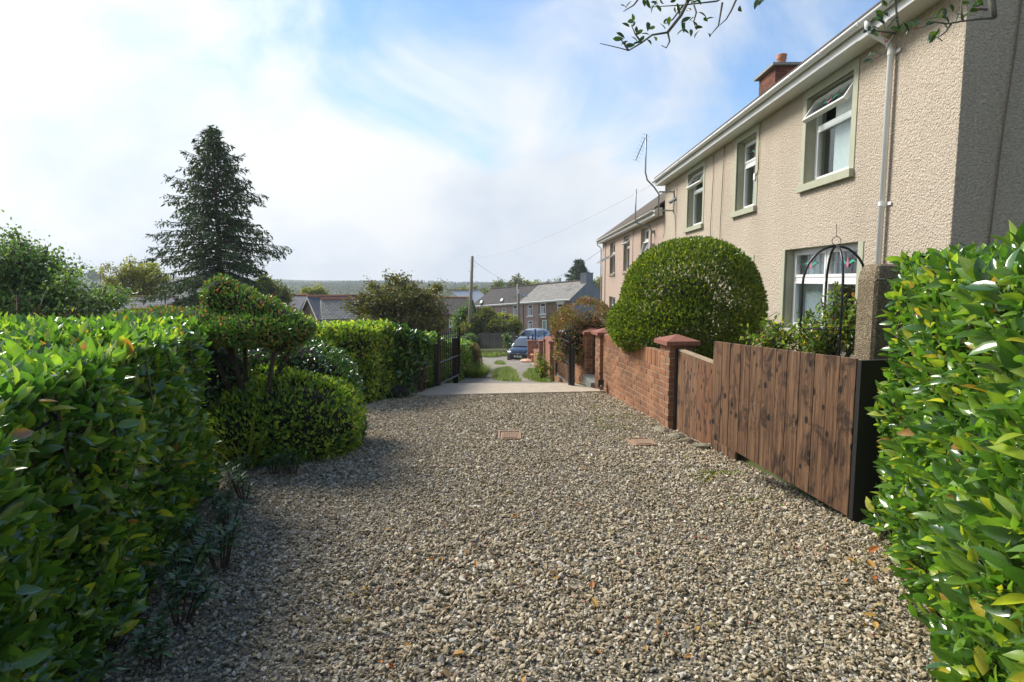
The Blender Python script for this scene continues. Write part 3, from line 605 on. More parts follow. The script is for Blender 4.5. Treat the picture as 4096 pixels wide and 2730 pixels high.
# ================================================================== black metal gates
def metal_gate(name, label, H0, H1, zb, zt, post_at):
    H0 = np.array(H0, float); H1 = np.array(H1, float); t = thing(name, label, 'gate', (H0[0], H0[1], zb), 'black metal driveway gates'); d = H1 - H0; Ln = np.linalg.norm(d); d = d / Ln
    def up(q, z0, z1, r, nm, n=4): return G().tube([(q[0], q[1], z0), (q[0], q[1], z1)], r, n).build(nm, MAT['black'], t)
    up(H0, zb - .02, zt, .026, 'stile'); up(H1, zb - .02, zt + .02, .026, 'stile')
    for fz in (.02, .43, .86):
        z = zb + (zt - zb) * fz; G().tube([(H0[0], H0[1], z), (H1[0], H1[1], z)], .016, 4).build('rail', MAT['black'], t)
    n = 11
    for k in range(1, n):
        q = H0 + d * Ln * k / n; b_ = up(q, zb + .02, zt - .015, .0085, 'bar', 6); G().lathe((q[0], q[1], zt - .06), [(.004, -.02), (.016, 0), (.013, .03), (.003, .07)], 6).build('finial', MAT['black'], b_)
    lt = G(); q = H0 + d * (Ln + .03); zl = zb + (zt - zb) * .5; lt.tube([(q[0], q[1], zl - .15), (q[0] + .05, q[1], zl - .15), (q[0] + .05, q[1], zl + .15), (q[0], q[1], zl + .15)], .006, 5); lt.build('latch', MAT['black'], t)
    return t
YL, YR = 11.0, 12.2
def post(name, px, py0, py1, Y, r, label):
    a = pix(px, py0, Y); b = pix(px, py1, Y); o = G().box(a[0] - r, a[0] + r, Y - r, Y + r, b[2] - .1, a[2]).build(name, MAT['black']); return tag(o, label, 'post')
gl0, gl1 = pix(1757, 1543, YL), pix(1838, 1500, YL + 1.22)
metal_gate('metal_gate', 'black metal bar gate folded open against the left laurel hedge', (gl0[0], YL), (gl1[0], YL + 1.22), gl0[2], pix(1753, 1333, YL)[2], 0)
post('gate_post', 1745, 1375, 1553, YL - .05, .035, 'black square gate post buried in the glossy laurel hedge')
post('gate_stop_post', 1822, 1352, 1540, YL + 1.25, .055, 'thick black post standing behind the bars of the open gate')
gr0, gr1 = pix(2279, 1540, YL + .05), pix(2225, 1495, YL + 1.3)
metal_gate('metal_gate', 'black metal bar gate open in front of the brick wall', (gr0[0], YL + .05), (gr1[0], YL + 1.3), gr0[2], gr0[2] + .92, 0)
post('gate_post', 2292, 1391, 1545, YL, .035, 'black square gate post beside the brick wall below the hydrangea')
# sensor box, drain covers
sb = thing('sensor_box', 'small black sensor box on a short stake before the brick pier', 'sensor', tuple(pix(2403, 1570, 10.3)))
c0 = pix(2403, 1535, 10.3); G().box(c0[0] - .047, c0[0] + .047, 10.26, 10.34, c0[2] - .06, c0[2] + .065).build('housing', MAT['black'], sb)
G().box(c0[0] - .02, c0[0] + .02, 10.253, 10.26, c0[2] - .05, c0[2] - .02).build('lens', MAT['sg_paleglass'], sb); G().tube([(c0[0], 10.3, c0[2] - .06), (c0[0], 10.3, -.36)], .011, 6).build('stake', MAT['plankend'], sb)
rust = simple('rusted_iron', (.36, .24, .15), (.26, .16, .10), 25, .8, (150, .003))
def drain(px, py, w, d, label, rot):
    c = gp(px, py) + np.array([0, 0, .022]); t = thing('drain_cover', label, 'drain cover', tuple(c)); ca, sa = math.cos(rot), math.sin(rot)
    fn = lambda x, y, z: (c[0] + x * ca - y * sa, c[1] + x * sa + y * ca, c[2] + z)
    fr_ = G()
    for a, b, e, f_ in ((-w / 2, w / 2, -d / 2, -d / 2 + .02), (-w / 2, w / 2, d / 2 - .02, d / 2), (-w / 2, -w / 2 + .02, -d / 2 + .02, d / 2 - .02), (w / 2 - .02, w / 2, -d / 2 + .02, d / 2 - .02)): fr_.box(a, b, e, f_, -.06, .004, fn)
    fr_.build('frame', rust, t); lid = G().box(-w / 2 + .024, w / 2 - .024, -d / 2 + .024, d / 2 - .024, -.06, -.008, fn).build('lid', rust, t)
    sm = G(); nx, ny = 8, 6
    for i in range(nx):
        for j in range(ny):
            x = -w / 2 + .05 + (w - .1) * (i + .5) / nx; y = -d / 2 + .05 + (d - .1) * (j + .5) / ny; sm.box(x - .012, x + .012, y - .016, y + .016, -.0079, .003, fn)
    sm.build('raised_studs', rust, lid, kind='stuff')
drain(2038, 1747, .27, .36, 'square studded rusty drain cover in the middle of the gravel', .0)
drain(2565, 1774, .27, .30, 'rusty drain cover near the wooden gate footing', .12)
# stones and old kerb at the gate footing
rk = simple('kerb_stone', (.27, .23, .16), (.16, .15, .09), 9, .9, (40, .01))
def rock(c, r, label, group, fl=.6, nm='kerb_stone'):
    bm = bmesh.new(); bmesh.ops.create_icosphere(bm, subdivisions=2, radius=1)
    ph = [random.uniform(0, 6) for _ in range(3)]
    for v in bm.verts: k = 1 + .18 * math.sin(3.1 * v.co.x + ph[0]) + .15 * math.sin(3.7 * v.co.y + ph[1]) + .12 * math.sin(4.1 * v.co.z + ph[2]); v.co = Vector((v.co.x * k * r[0], v.co.y * k * r[1], v.co.z * k * r[2]))
    me = bpy.data.meshes.new(nm); bm.to_mesh(me); bm.free(); me.materials.append(rk); o = bpy.data.objects.new(nm, me); COL.objects.link(o); o.location = c; o.rotation_euler = (0, 0, random.uniform(0, 6)); return tag(o, label, 'stone', group)
for k, (px, py, r) in enumerate([(2850, 1800, (.13, .07, .06)), (2905, 1815, (.10, .08, .06)), (2780, 1800, (.09, .06, .04)), (2960, 1840, (.07, .05, .03)), (2680, 1755, (.11, .07, .04)), (2720, 1775, (.10, .05, .035)), (2620, 1730, (.10, .09, .04))]):
    q = gp(px, py); rock(q + np.array([.08, .05, .02]), r, 'rough mossy stone lying at the foot of the wooden gates', 'stones at the gate footing')
# ================================================================== foliage tools
def leafmat(name, stops, rough=.35, transl=.35, spec=.5, coat=0.0):
    m = MN(name); at = m.new('ShaderNodeAttribute'); at.attribute_name = 'rnd'
    f = m.math('FRACT', m.math('ADD', at.outputs['Fac'], m.objrand()))
    col = m.ramp(f, stops); ns = m.ramp(m.noise(30, 2, .5), [(.3, .8), (.7, 1.12)]); col = m.mix(1.0, col, ns, 'MULTIPLY')
    m.done(col, rough, None, spec); m.b.inputs['Coat Weight'].default_value = coat; m.b.inputs['Coat Roughness'].default_value = .14; m.b.inputs['Coat IOR'].default_value = 1.6
    if transl:
        t = m.new('ShaderNodeBsdfTranslucent'); br = m.mix(1.0, col, (1.5, 1.6, .75), 'MULTIPLY'); m.link(br, t.inputs[0]); mx_ = m.new('ShaderNodeMixShader'); mx_.inputs[0].default_value = transl
        m.link(m.b.outputs[0], mx_.inputs[1]); m.link(t.outputs[0], mx_.inputs[2]); m.link(mx_.outputs[0], m.out.inputs[0])
    return m.m
MAT['laurel'] = leafmat('laurel_leaf', [(0, (0.048, 0.119, 0.024)), (.4, (0.098, 0.217, 0.033)), (.78, (0.197, 0.339, 0.044)), (.94, (0.380, 0.474, 0.054)), (.985, (0.624, 0.556, 0.061)), (1, (0.434, 0.150, 0.040))], .3, .45, .6, coat=.8)
MAT['laureldark'] = leafmat('dark_laurel_leaf', [(0, (0.031, 0.085, 0.022)), (.5, (0.054, 0.139, 0.028)), (.85, (0.109, 0.217, 0.034)), (1, (0.265, 0.342, 0.047))], .27, .25, .6, coat=.5)
MAT['topiary'] = leafmat('topiary_leaf', [(0, (0.055, 0.138, 0.032)), (.5, (0.113, 0.237, 0.044)), (.78, (0.248, 0.373, 0.063)), (.9, (0.497, 0.213, 0.075)), (1, (0.323, 0.138, 0.063))], .33, .25, .5)
MAT['dome'] = leafmat('dome_leaf', [(0, (.045, .095, .015)), (.35, (.095, .165, .022)), (.7, (.20, .26, .03)), (1, (.38, .37, .04))], .35, .35, .5)
MAT['yellowshrub'] = leafmat('yellow_green_leaf', [(0, (0.098, 0.195, 0.035)), (.4, (0.195, 0.331, 0.050)), (.75, (0.429, 0.526, 0.069)), (1, (0.703, 0.703, 0.098))], .4, .4, .4)
MAT['rose'] = leafmat('rose_leaf', [(0, (0.078, 0.156, 0.029)), (.5, (0.156, 0.247, 0.039)), (.85, (0.286, 0.364, 0.052)), (.95, (0.546, 0.429, 0.052)), (1, (0.455, 0.130, 0.039))], .4, .45, .4)
MAT['spurge'] = leafmat('bluish_dark_leaf', [(0, (.045, .085, .035)), (.6, (.075, .14, .05)), (1, (.15, .23, .06))], .38, .12, .5)
MAT['hydrangea'] = leafmat('russet_leaf', [(0, (.09, .13, .03)), (.3, (.19, .20, .05)), (.5, (.22, .13, .07)), (.75, (.28, .14, .09)), (.93, (.42, .26, .15)), (1, (.38, .05, .06))], .6, .3, .3)
MAT['maple'] = leafmat('maple_leaf', [(0, (0.068, 0.138, 0.043)), (.5, (0.118, 0.206, 0.058)), (1, (0.235, 0.314, 0.078))], .45, .4, .4)
MAT['olive'] = leafmat('olive_tree_leaf', [(0, (0.078, 0.098, 0.026)), (.5, (0.143, 0.163, 0.039)), (1, (0.247, 0.247, 0.058))], .55, .4, .3)
MAT['yellowtree'] = leafmat('yellowing_tree_leaf', [(0, (.16, .18, .035)), (.5, (.27, .28, .05)), (1, (.42, .38, .075))], .55, .4, .3)
MAT['hawthorn'] = leafmat('hawthorn_leaf', [(0, (.08, .095, .03)), (.5, (.15, .16, .045)), (.85, (.24, .23, .06)), (1, (.27, .13, .06))], .5, .35, .4)
MAT['spruce'] = leafmat('spruce_needles', [(0, (.045, .085, .030)), (.5, (.075, .120, .040)), (.85, (.105, .150, .050)), (1, (.15, .125, .06))], .6, .12, .3)
MAT['woodland'] = leafmat('far_woodland_leaf', [(0, (.055, .075, .03)), (.5, (.085, .105, .04)), (1, (.15, .15, .05))], .7, .25, .2)
MAT['grass'] = leafmat('grass_blade', [(0, (.08, .14, .02)), (.6, (.15, .22, .03)), (1, (.30, .31, .07))], .5, .4, .3)
MAT['twig'] = simple('twig_bark', (.095, .065, .042), (.05, .035, .024), 20, .9)
MAT['bark'] = simple('tree_bark', (.13, .10, .07), (.07, .055, .04), 9, .9, (40, .01), mapscale=(1, 1, .3))
MAT['greystem'] = simple('lichen_twig', (.20, .19, .16), (.10, .09, .07), 25, .9, (80, .004))
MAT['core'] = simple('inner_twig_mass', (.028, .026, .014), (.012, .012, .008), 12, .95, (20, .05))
def T_leaf(w=.42, fold=.10, curl=.10, n=4):
    """leaf along +Y (length 1), width along X, upper face +Z; pointed oval, folded on the midrib and drooping"""
    ys = np.linspace(0, 1, n + 1); pr = [0] + [math.sin(math.pi * y ** .85) ** .8 * w / 2 for y in ys[1:-1]] + [0]
    v = [];
    for y, p in zip(ys, pr): z = -curl * y * y; v.append([(-p, y, z + fold * p * 2), (0, y, z), (p, y, z + fold * p * 2)])
    V = [v[0][1]]; idx = []
    for r in v[1:-1]: idx.append(len(V)); V += r
    V.append(v[-1][1]); last = len(V) - 1; T = []
    a = idx[0]; T += [(0, a + 1, a), (0, a + 2, a + 1)]
    for i, j in zip(idx, idx[1:]): T += [(i, i + 1, j + 1), (i, j + 1, j), (i + 1, i + 2, j + 2), (i + 1, j + 2, j + 1)]
    a = idx[-1]; T += [(a, a + 1, last), (a + 1, a + 2, last)]
    return np.array(V, float), np.array(T, int)
LEAF = T_leaf(.42, .22, .20); LEAFN = T_leaf(.30, .15, .18); LEAF3 = T_leaf(.5, .12, .08, 3); BLADE = T_leaf(.035, .1, .35, 3)
CARD = (np.array([(0, 0, 0), (.32, .45, .06), (0, 1, -.04), (-.32, .45, .06)], float), np.array([(0, 1, 2), (0, 2, 3)], int))
SPRAY = (np.array([(0, 0, 0), (.16, .35, .0), (.10, .8, -.05), (0, 1, -.12), (-.10, .8, -.05), (-.16, .35, 0)], float), np.array([(0, 1, 2), (0, 2, 3), (0, 3, 4), (0, 4, 5)], int))
def unit(a): return a / (np.linalg.norm(a, axis=-1, keepdims=True) + 1e-9)
def frames(d, n):
    d = unit(d); n = n - d * np.sum(d * n, -1, keepdims=True); n = unit(n); x = np.cross(d, n); return np.stack([x, d, n], -1)  # columns
def leaf_mesh(name, P, D, N, ln, tmpl, mat, smooth=True):
    V, T = tmpl; k = len(P); Fm = frames(D, N)
    W_ = np.einsum('nij,vj->nvi', Fm, V) * ln[:, None, None] + P[:, None, :]
    nv, nf = len(V), len(T); F = (T[None] + (np.arange(k) * nv)[:, None, None]).reshape(-1, 3)
    me = bpy.data.meshes.new(name); me.vertices.add(k * nv); me.vertices.foreach_set('co', W_.reshape(-1).astype(np.float32))
    me.loops.add(len(F) * 3); me.loops.foreach_set('vertex_index', F.reshape(-1).astype(np.int32))
    me.polygons.add(len(F)); me.polygons.foreach_set('loop_start', np.arange(0, len(F) * 3, 3, dtype=np.int32)); me.polygons.foreach_set('loop_total', np.full(len(F), 3, np.int32))
    if smooth: me.polygons.foreach_set('use_smooth', np.ones(len(F), bool))
    a = me.attributes.new('rnd', 'FLOAT', 'POINT'); a.data.foreach_set('value', np.repeat(RNG.random(k), nv).astype(np.float32))
    me.materials.append(mat); me.update(); me.validate(); return me
def leaves(name, parent, P, D, N, ln, tmpl, mat, kind='stuff'):
    ro = rootloc(parent); me = leaf_mesh(name, P - ro, D, N, ln, tmpl, mat)
    o = _link(bpy.data.objects.new(name, me), parent); LOC[o.name] = ro; return tag(o, kind=kind)
def single_leaves(parent, P, D, N, ln, tmpl, mat, name='leaf'):
    V, T = tmpl; me = bpy.data.meshes.new(name); me.from_pydata(V.tolist(), [], T.tolist()); me.polygons.foreach_set('use_smooth', [True] * len(T)); me.materials.append(mat)
    Fm = frames(D, N)
    for i in range(len(P)):
        o = piece(name, me, parent, P[i]); o.rotation_euler = Matrix(Fm[i].tolist()).to_euler(); o.scale = (ln[i],) * 3
def nz(P, s=1.0, seed=0.0):
    x, y, z = P[..., 0] * s + seed, P[..., 1] * s + seed * 1.7, P[..., 2] * s + seed * .6
    return (np.sin(x * 2.1 + 1.3 * np.sin(y * 1.7)) + np.sin(y * 2.6 + 1.1 * np.sin(z * 2.3)) + np.sin(z * 3.1 + 1.2 * np.sin(x * 2.9))) / 3
def rdir(n): return unit(RNG.normal(size=(n, 3)))
def surf_sample(quads, dens, depth, bulge=.06, seed=0):
    """points on bilinear quads (p00,p10,p11,p01), normals outward"""
    P = []; N = []
    for q in quads:
        q = [np.array(a, float) for a in q]; n = np.cross(q[1] - q[0], q[3] - q[0]); ar = np.linalg.norm(n); n = n / ar; k = int(ar * dens)
        s_, t_ = RNG.random((2, k, 1)); p = q[0] * (1 - s_) * (1 - t_) + q[1] * s_ * (1 - t_) + q[2] * s_ * t_ + q[3] * (1 - s_) * t_
        b = nz(p, 2.2, seed)[:, None] * bulge; p = p + n * (b - RNG.random((k, 1)) ** 1.6 * depth); P.append(p); N.append(np.repeat(n[None], k, 0))
    return np.concatenate(P), np.concatenate(N)
def in_view(P, ym=.3):
    d = P - CAMP; f_ = d[:, 1] * math.cos(PITCH) - d[:, 2] * math.sin(PITCH); u = d[:, 0] / np.maximum(f_, .01) * FPX; v = (d[:, 1] * math.sin(PITCH) + d[:, 2] * math.cos(PITCH)) / np.maximum(f_, .01) * FPX
    return (f_ > ym) & (np.abs(u) < 2048) & (np.abs(v) < 1365)
def shrub_leaf_dirs(P, N, out_=.7, up=.45, rnd=.8):
    n = len(P); D = unit(N * out_ + np.array([0, 0, up]) + rdir(n) * rnd); NN = unit(N * .45 + np.array([0, 0, .6]) + rdir(n) * 1.3); return D, NN
def hedge(name, label, quads, dens, ln, mat, tmpl=LEAF, depth=.14, core=None, group=None, nsingle=0, bulge=.06, cat='hedge', seed=0, stems=0, base=None, out_=.55, up=.75):
    P, N = surf_sample(quads, dens, depth, bulge, seed); D, NN = shrub_leaf_dirs(P, N, out_, up, .95)
    ls = ln * np.clip(RNG.lognormal(0, .33, len(P)), .4, 1.75); t = thing(name, label, cat, tuple(base if base is not None else np.array(quads[0][0], float)), group)
    if nsingle:
        dist = np.linalg.norm(P - CAMP, axis=1); sc = np.where(in_view(P, .9), ls / dist, 0); idx = np.argsort(-sc)[:nsingle]; keep = np.ones(len(P), bool); keep[idx] = False
        single_leaves(t, P[idx], D[idx], NN[idx], ls[idx], tmpl, mat); P, D, NN, ls = P[keep], D[keep], NN[keep], ls[keep]
    leaves('foliage', t, P, D, NN, ls, tmpl, mat)
    if stems:
        Ps, Ns = surf_sample(quads, stems, depth * .3, bulge, seed); sg = G()
        for p, n in zip(Ps, Ns):
            a = p - n * RNG.uniform(.12, .3) + np.array([RNG.normal() * .05, RNG.normal() * .05, -RNG.uniform(.05, .22)]); sg.tube([a, (a + p) / 2 + RNG.normal(size=3) * .015, p], [.006, .005, .003], 4, False)
        sg.build('twigs', MAT['twig'], t, kind='stuff')
    if core: core(t)
    return t
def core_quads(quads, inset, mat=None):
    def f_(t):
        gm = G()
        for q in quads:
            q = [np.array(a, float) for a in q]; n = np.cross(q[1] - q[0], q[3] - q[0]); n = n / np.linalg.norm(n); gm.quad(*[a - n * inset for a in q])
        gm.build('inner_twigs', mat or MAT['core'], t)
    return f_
def blob_points(blobs, dens, depth, lump=.08, seed=0, zmin=None, sc=1.5):
    P = []; N = []
    for c, r in blobs:
        c = np.array(c, float); r = np.array(r, float); ar = 4 * math.pi * ((r[0] * r[1]) ** 1.6 / 3 + (r[0] * r[2]) ** 1.6 / 3 + (r[1] * r[2]) ** 1.6 / 3) ** (1 / 1.6); k = int(ar * dens)
        d = rdir(k); p = c + d * r; n = unit(d / r); p = p + n * (nz(p, sc, seed)[:, None] * lump - RNG.random((k, 1)) ** 1.5 * depth); P.append(p); N.append(n)
    P = np.concatenate(P); N = np.concatenate(N); keep = np.ones(len(P), bool)
    for c, r in blobs: keep &= (np.sum(((P - np.array(c)) / (np.array(r) * .86)) ** 2, 1) > 1)
    if zmin is not None: keep &= P[:, 2] > zmin
    return P[keep], N[keep]
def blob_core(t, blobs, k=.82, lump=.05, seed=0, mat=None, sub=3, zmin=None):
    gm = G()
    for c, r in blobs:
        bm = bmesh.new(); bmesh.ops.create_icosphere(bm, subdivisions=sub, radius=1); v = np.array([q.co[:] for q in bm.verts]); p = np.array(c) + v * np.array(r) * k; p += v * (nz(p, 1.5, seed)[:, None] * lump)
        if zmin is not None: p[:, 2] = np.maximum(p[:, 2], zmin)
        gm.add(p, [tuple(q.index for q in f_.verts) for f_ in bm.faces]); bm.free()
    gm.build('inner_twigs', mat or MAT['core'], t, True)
def shrub(name, label, cat, base, blobs, dens, ln, mat, tmpl=LEAF3, depth=.15, lump=.08, seed=0, core=.8, group=None, stems=0, zmin=None, out_=.8, up=.35, nsingle=0, sc=1.5, rnd=.8):
    t = thing(name, label, cat, tuple(base), group); P, N = blob_points(blobs, dens, depth, lump, seed, zmin, sc); D, NN = shrub_leaf_dirs(P, N, out_, up, rnd); ls = ln * RNG.uniform(.6, 1.25, len(P))
    leaves('foliage', t, P, D, NN, ls, tmpl, mat)
    if core: blob_core(t, blobs, core, lump * .6, seed, zmin=zmin)
    for k in range(stems):
        c, r = blobs[k % len(blobs)]; q = np.array(base) + np.array([RNG.normal() * .08, RNG.normal() * .08, 0]); e = np.array(c) + rdir(1)[0] * np.array(r) * .5
        G().tube([q, (q + e) / 2 + RNG.normal(size=3) * .05, e], [.025, .018, .008], 6).build('stem', MAT['twig'], t)
    return t
def tree(name, label, base, height, blobs, n_leaf, ln, mat, tmpl=CARD, trunk_r=.15, limbs=14, subs=6, spread=.35, group=None, cat='tree', lean=(0, 0), bark=None, forks=1, droop=0.0, gap=0.0):
    """tapered trunk, limbs into each crown lobe, twigs on the limbs, leaves clustered on the twigs"""
    base = np.array(base, float); t = thing(name, label, cat, tuple(base), group); tips = []; sg = G(); bark = bark or MAT['bark']
    top = base + np.array([lean[0], lean[1], height * .8]); tr = [base + (top - base) * f_ + np.array([math.sin(f_ * 5) * .03 * height, math.cos(f_ * 4) * .02 * height, 0]) * f_ for f_ in np.linspace(0, 1, 7)]
    G().tube(tr, list(np.linspace(trunk_r, trunk_r * .2, 7)), 8).build('trunk', bark, t, True)
    vol = np.array([np.prod(r) for c, r in blobs]); vol = vol / vol.sum()
    for k in range(limbs):
        b = RNG.choice(len(blobs), p=vol); c, r = np.array(blobs[b][0]), np.array(blobs[b][1]); e = c + rdir(1)[0] * r * RNG.uniform(.6, 1.0)
        f_ = np.clip((e[2] - base[2]) / height * .62 + RNG.uniform(-.1, .05), .12, .98); q = base + (top - base) * f_; m_ = (q + e) / 2 + np.array([0, 0, np.linalg.norm(e - q) * (.12 - droop)])
        sg.tube([q, m_, e], [trunk_r * (1 - f_) * .5 + .008, trunk_r * .16 + .005, .006], 5, False)
        for j in range(subs):
            a = q + (m_ - q) * 2 * .5 if RNG.random() < .2 else m_ + (e - m_) * RNG.random(); w = c + rdir(1)[0] * r * RNG.uniform(.55, 1.05); w = a + (w - a) * RNG.uniform(.35, .8); sg.tube([a, (a + w) / 2 + RNG.normal(size=3) * .03 * height * .1, w], [trunk_r * .1 + .004, trunk_r * .06 + .003, .003], 4, False); tips.append((a, w))
        tips.append((m_, e))
    sg.build('limbs', bark, t, True, 'stuff')
    tips = [tips[i] for i in range(len(tips)) if RNG.random() > gap]
    ti = RNG.integers(0, len(tips), n_leaf); A_ = np.array([a for a, b in tips])[ti]; B_ = np.array([b for a, b in tips])[ti]; f_ = RNG.random((n_leaf, 1)) ** .6
    P = A_ + (B_ - A_) * f_ + RNG.normal(size=(n_leaf, 3)) * spread * (.4 + .6 * RNG.random((n_leaf, 1))); D = unit(RNG.normal(size=(n_leaf, 3)) + unit(B_ - A_) * .6 + np.array([0, 0, -.25])); NN = unit(RNG.normal(size=(n_leaf, 3)) * .7 + np.array([0, 0, .8]))
    leaves('crown', t, P, D, NN, ln * RNG.uniform(.6, 1.3, n_leaf), tmpl, mat); return t
# ================================================================== left laurel hedge
ZT = 1.27
def zg(x, y): return float(g(x, y))
fl = [(-1.02, .2), (-1.30, 1.0), (-1.82, 2.5), (-2.50, 4.9)]; bk = [(-3.6, .2), (-3.9, 1.0), (-4.6, 2.5), (-4.9, 5.7)]
Q = []
for (a, b), (c, d) in zip(zip(fl, fl[1:]), zip(bk, bk[1:])):
    Q.append(((b[0] - .0, b[1], -.1), (a[0], a[1], -.05), (a[0] - .06, a[1], ZT), (b[0] - .06, b[1], ZT)))       # face
    Q.append(((a[0] - .06, a[1], ZT), (c[0], c[1], ZT), (d[0], d[1], ZT), (b[0] - .06, b[1], ZT)))
# fix orientation: face normal must point to +x, top normal up
def orient(q, ref):
    q = [np.array(a, float) for a in q]; n = np.cross(q[1] - q[0], q[3] - q[0]); return q if np.dot(n, ref) > 0 else [q[0], q[3], q[2], q[1]]
Q = [orient(q, (1, -.2, 0) if i % 2 == 0 else (0, 0, 1)) for i, q in enumerate(Q)]
Q.append(orient(((-2.5, 4.9, -.1), (-4.9, 5.7, -.1), (-4.9, 5.7, ZT), (-2.56, 4.9, ZT)), (0, 1, 0)))
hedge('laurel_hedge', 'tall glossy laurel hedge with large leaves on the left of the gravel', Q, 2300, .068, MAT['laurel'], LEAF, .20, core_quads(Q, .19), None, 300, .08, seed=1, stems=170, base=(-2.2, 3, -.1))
# ================================================================== right laurel hedge
fr_ = [(.80, .2), (1.28, 1.25), (1.98, 2.6), (2.44, 3.75), (2.53, 4.1)]; br_ = [(2.4, -.3), (2.9, .7), (3.6, 1.9), (4.3, 3.2), (4.6, 4.0)]
Q = []
for i in range(len(fr_) - 1):
    a, b, c, d = fr_[i], fr_[i + 1], br_[i], br_[i + 1]; z0, z1 = np.interp([a[1], b[1]], [0, 2.6, 4.2], [1.64, 1.67, 1.76])
    Q.append(orient(((a[0], a[1], -.05), (b[0], b[1], -.1), (b[0] + .08, b[1], z1), (a[0] + .08, a[1], z0)), (-1, 0, 0)))
    Q.append(orient(((a[0] + .08, a[1], z0), (b[0] + .08, b[1], z1), (d[0], d[1], z1 - .02), (c[0], c[1], z0 - .02)), (0, 0, 1)))
Q.append(orient(((2.53, 4.1, -.1), (4.6, 4.35, -.1), (4.6, 4.35, 1.76), (2.61, 4.1, 1.80)), (0, 1, 0)))
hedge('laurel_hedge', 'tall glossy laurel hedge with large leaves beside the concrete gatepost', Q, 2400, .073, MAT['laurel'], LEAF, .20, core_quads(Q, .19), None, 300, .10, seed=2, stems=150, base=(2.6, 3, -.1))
# ================================================================== gravel
def stonemat():
    m = MN('gravel_stone'); r = m.objrand()
    col = m.ramp(r, [(0, (.17, .135, .08)), (.2, (.345, .27, .165)), (.5, (.46, .375, .245)), (.76, (.54, .46, .335)), (.92, (.66, .60, .49)), (.975, (.24, .235, .22)), (1, (.50, .33, .22))])
    n = m.ramp(m.noise(3, 4, .7), [(.35, .72), (.65, 1.1)]); col = m.mix(1, col, n, 'MULTIPLY'); return m.done(col, .9, m.bump(m.noise(9, 4, .6), .0015), .2)
SM_ = stonemat(); SC = bpy.data.collections.new('stone_shapes')
for k in range(12):
    bm = bmesh.new(); pts = RNG.normal(size=(13, 3)); pts = pts / np.linalg.norm(pts, axis=1, keepdims=True) * RNG.uniform(.75, 1.15, (13, 1)) * np.array([1, RNG.uniform(.65, .95), RNG.uniform(.5, .75)])
    for q in pts: bm.verts.new(q)
    r_ = bmesh.ops.convex_hull(bm, input=bm.verts[:]); bmesh.ops.delete(bm, geom=[e for e in r_['geom_interior'] if isinstance(e, bmesh.types.BMVert)], context='VERTS')
    bmesh.ops.bevel(bm, geom=bm.edges[:], offset=.07, segments=1, affect='EDGES')
    me = bpy.data.meshes.new('stone'); bm.to_mesh(me); bm.free(); me.materials.append(SM_); SC.objects.link(bpy.data.objects.new('stone', me))
def gravel_points():
    P = []
    for y0, y1, dens in ((1.9, 4.0, 3200), (4.0, 6.5, 3200), (6.5, 10.4, 3000)):
        x0, x1 = -2.75, 3.1; k = int((x1 - x0) * (y1 - y0) * dens); x = RNG.uniform(x0, x1, k); y = RNG.uniform(y0, y1, k)
        lft = np.interp(y, [1.9, 2.5, 4.9, 6.3, 7.1, 8.9, 10, 10.5], [-1.75, -1.9, -2.6, -2.2, -2.1, -2.3, -1.95, -1.7]); rgt = np.where(y > 4.3, 1.955 - .128 * (y - 7.4) + .04, np.interp(y, [1.9, 2.6, 3.75, 4.3], [1.85, 2.2, 2.75, 2.5]))
        rgt = rgt + np.where((y > 4.3) & (y < 7.3), .12, 0)
        ok = (x > lft) & (x < rgt) & (y < 10.22 + .04 * x + RNG.normal(size=k) * .03); P.append(np.stack([x, y, -.03 * y], 1)[ok])
    return np.concatenate(P)
GP = gravel_points(); n = len(GP)
for c_, w_ in ((gp(2038, 1747), (.15, .2)), (gp(2565, 1774), (.15, .18))):
    ins = (np.abs(GP[:, 0] - c_[0]) < w_[0]) & (np.abs(GP[:, 1] - c_[1]) < w_[1]); GP = GP[~(ins & (RNG.random(len(GP)) > .02))]
n = len(GP); sz = np.clip(RNG.lognormal(math.log(.0122), .36, n), .005, .027) * (1 + .22 * nz(GP * np.array([1, 1, 0]), .9, 3)); GP[:, 2] += RNG.uniform(-.004, .016, n)
me = bpy.data.meshes.new('gravel'); me.vertices.add(n); me.vertices.foreach_set('co', GP.reshape(-1).astype(np.float32))
def vattr(me, nm, arr):
    a = me.attributes.new(nm, 'FLOAT_VECTOR', 'POINT'); a.data.foreach_set('vector', arr.reshape(-1).astype(np.float32))
vattr(me, 'rot', np.stack([RNG.normal(size=n) * .5, RNG.normal(size=n) * .5, RNG.uniform(0, 6.28, n)], 1)); vattr(me, 'scl', sz[:, None] * RNG.uniform(.8, 1.2, (n, 3)))
a = me.attributes.new('idx', 'INT', 'POINT'); a.data.foreach_set('value', RNG.integers(0, 12, n).astype(np.int32))
gv = tag(_link(bpy.data.objects.new('gravel', me), None), 'loose grey and buff gravel chippings covering the driveway', 'gravel', kind='stuff')
ng_ = bpy.data.node_groups.new('scatter_stones', 'GeometryNodeTree'); ng_.interface.new_socket('Geometry', in_out='INPUT', socket_type='NodeSocketGeometry'); ng_.interface.new_socket('Geometry', in_out='OUTPUT', socket_type='NodeSocketGeometry')
gi = ng_.nodes.new('NodeGroupInput'); go = ng_.nodes.new('NodeGroupOutput'); ip = ng_.nodes.new('GeometryNodeInstanceOnPoints'); ci = ng_.nodes.new('GeometryNodeCollectionInfo'); ci.inputs['Collection'].default_value = SC; ci.inputs['Separate Children'].default_value = True; ci.inputs['Reset Children'].default_value = True
def na(nm, dt):
    q = ng_.nodes.new('GeometryNodeInputNamedAttribute'); q.data_type = dt; q.inputs['Name'].default_value = nm; return q.outputs['Attribute']
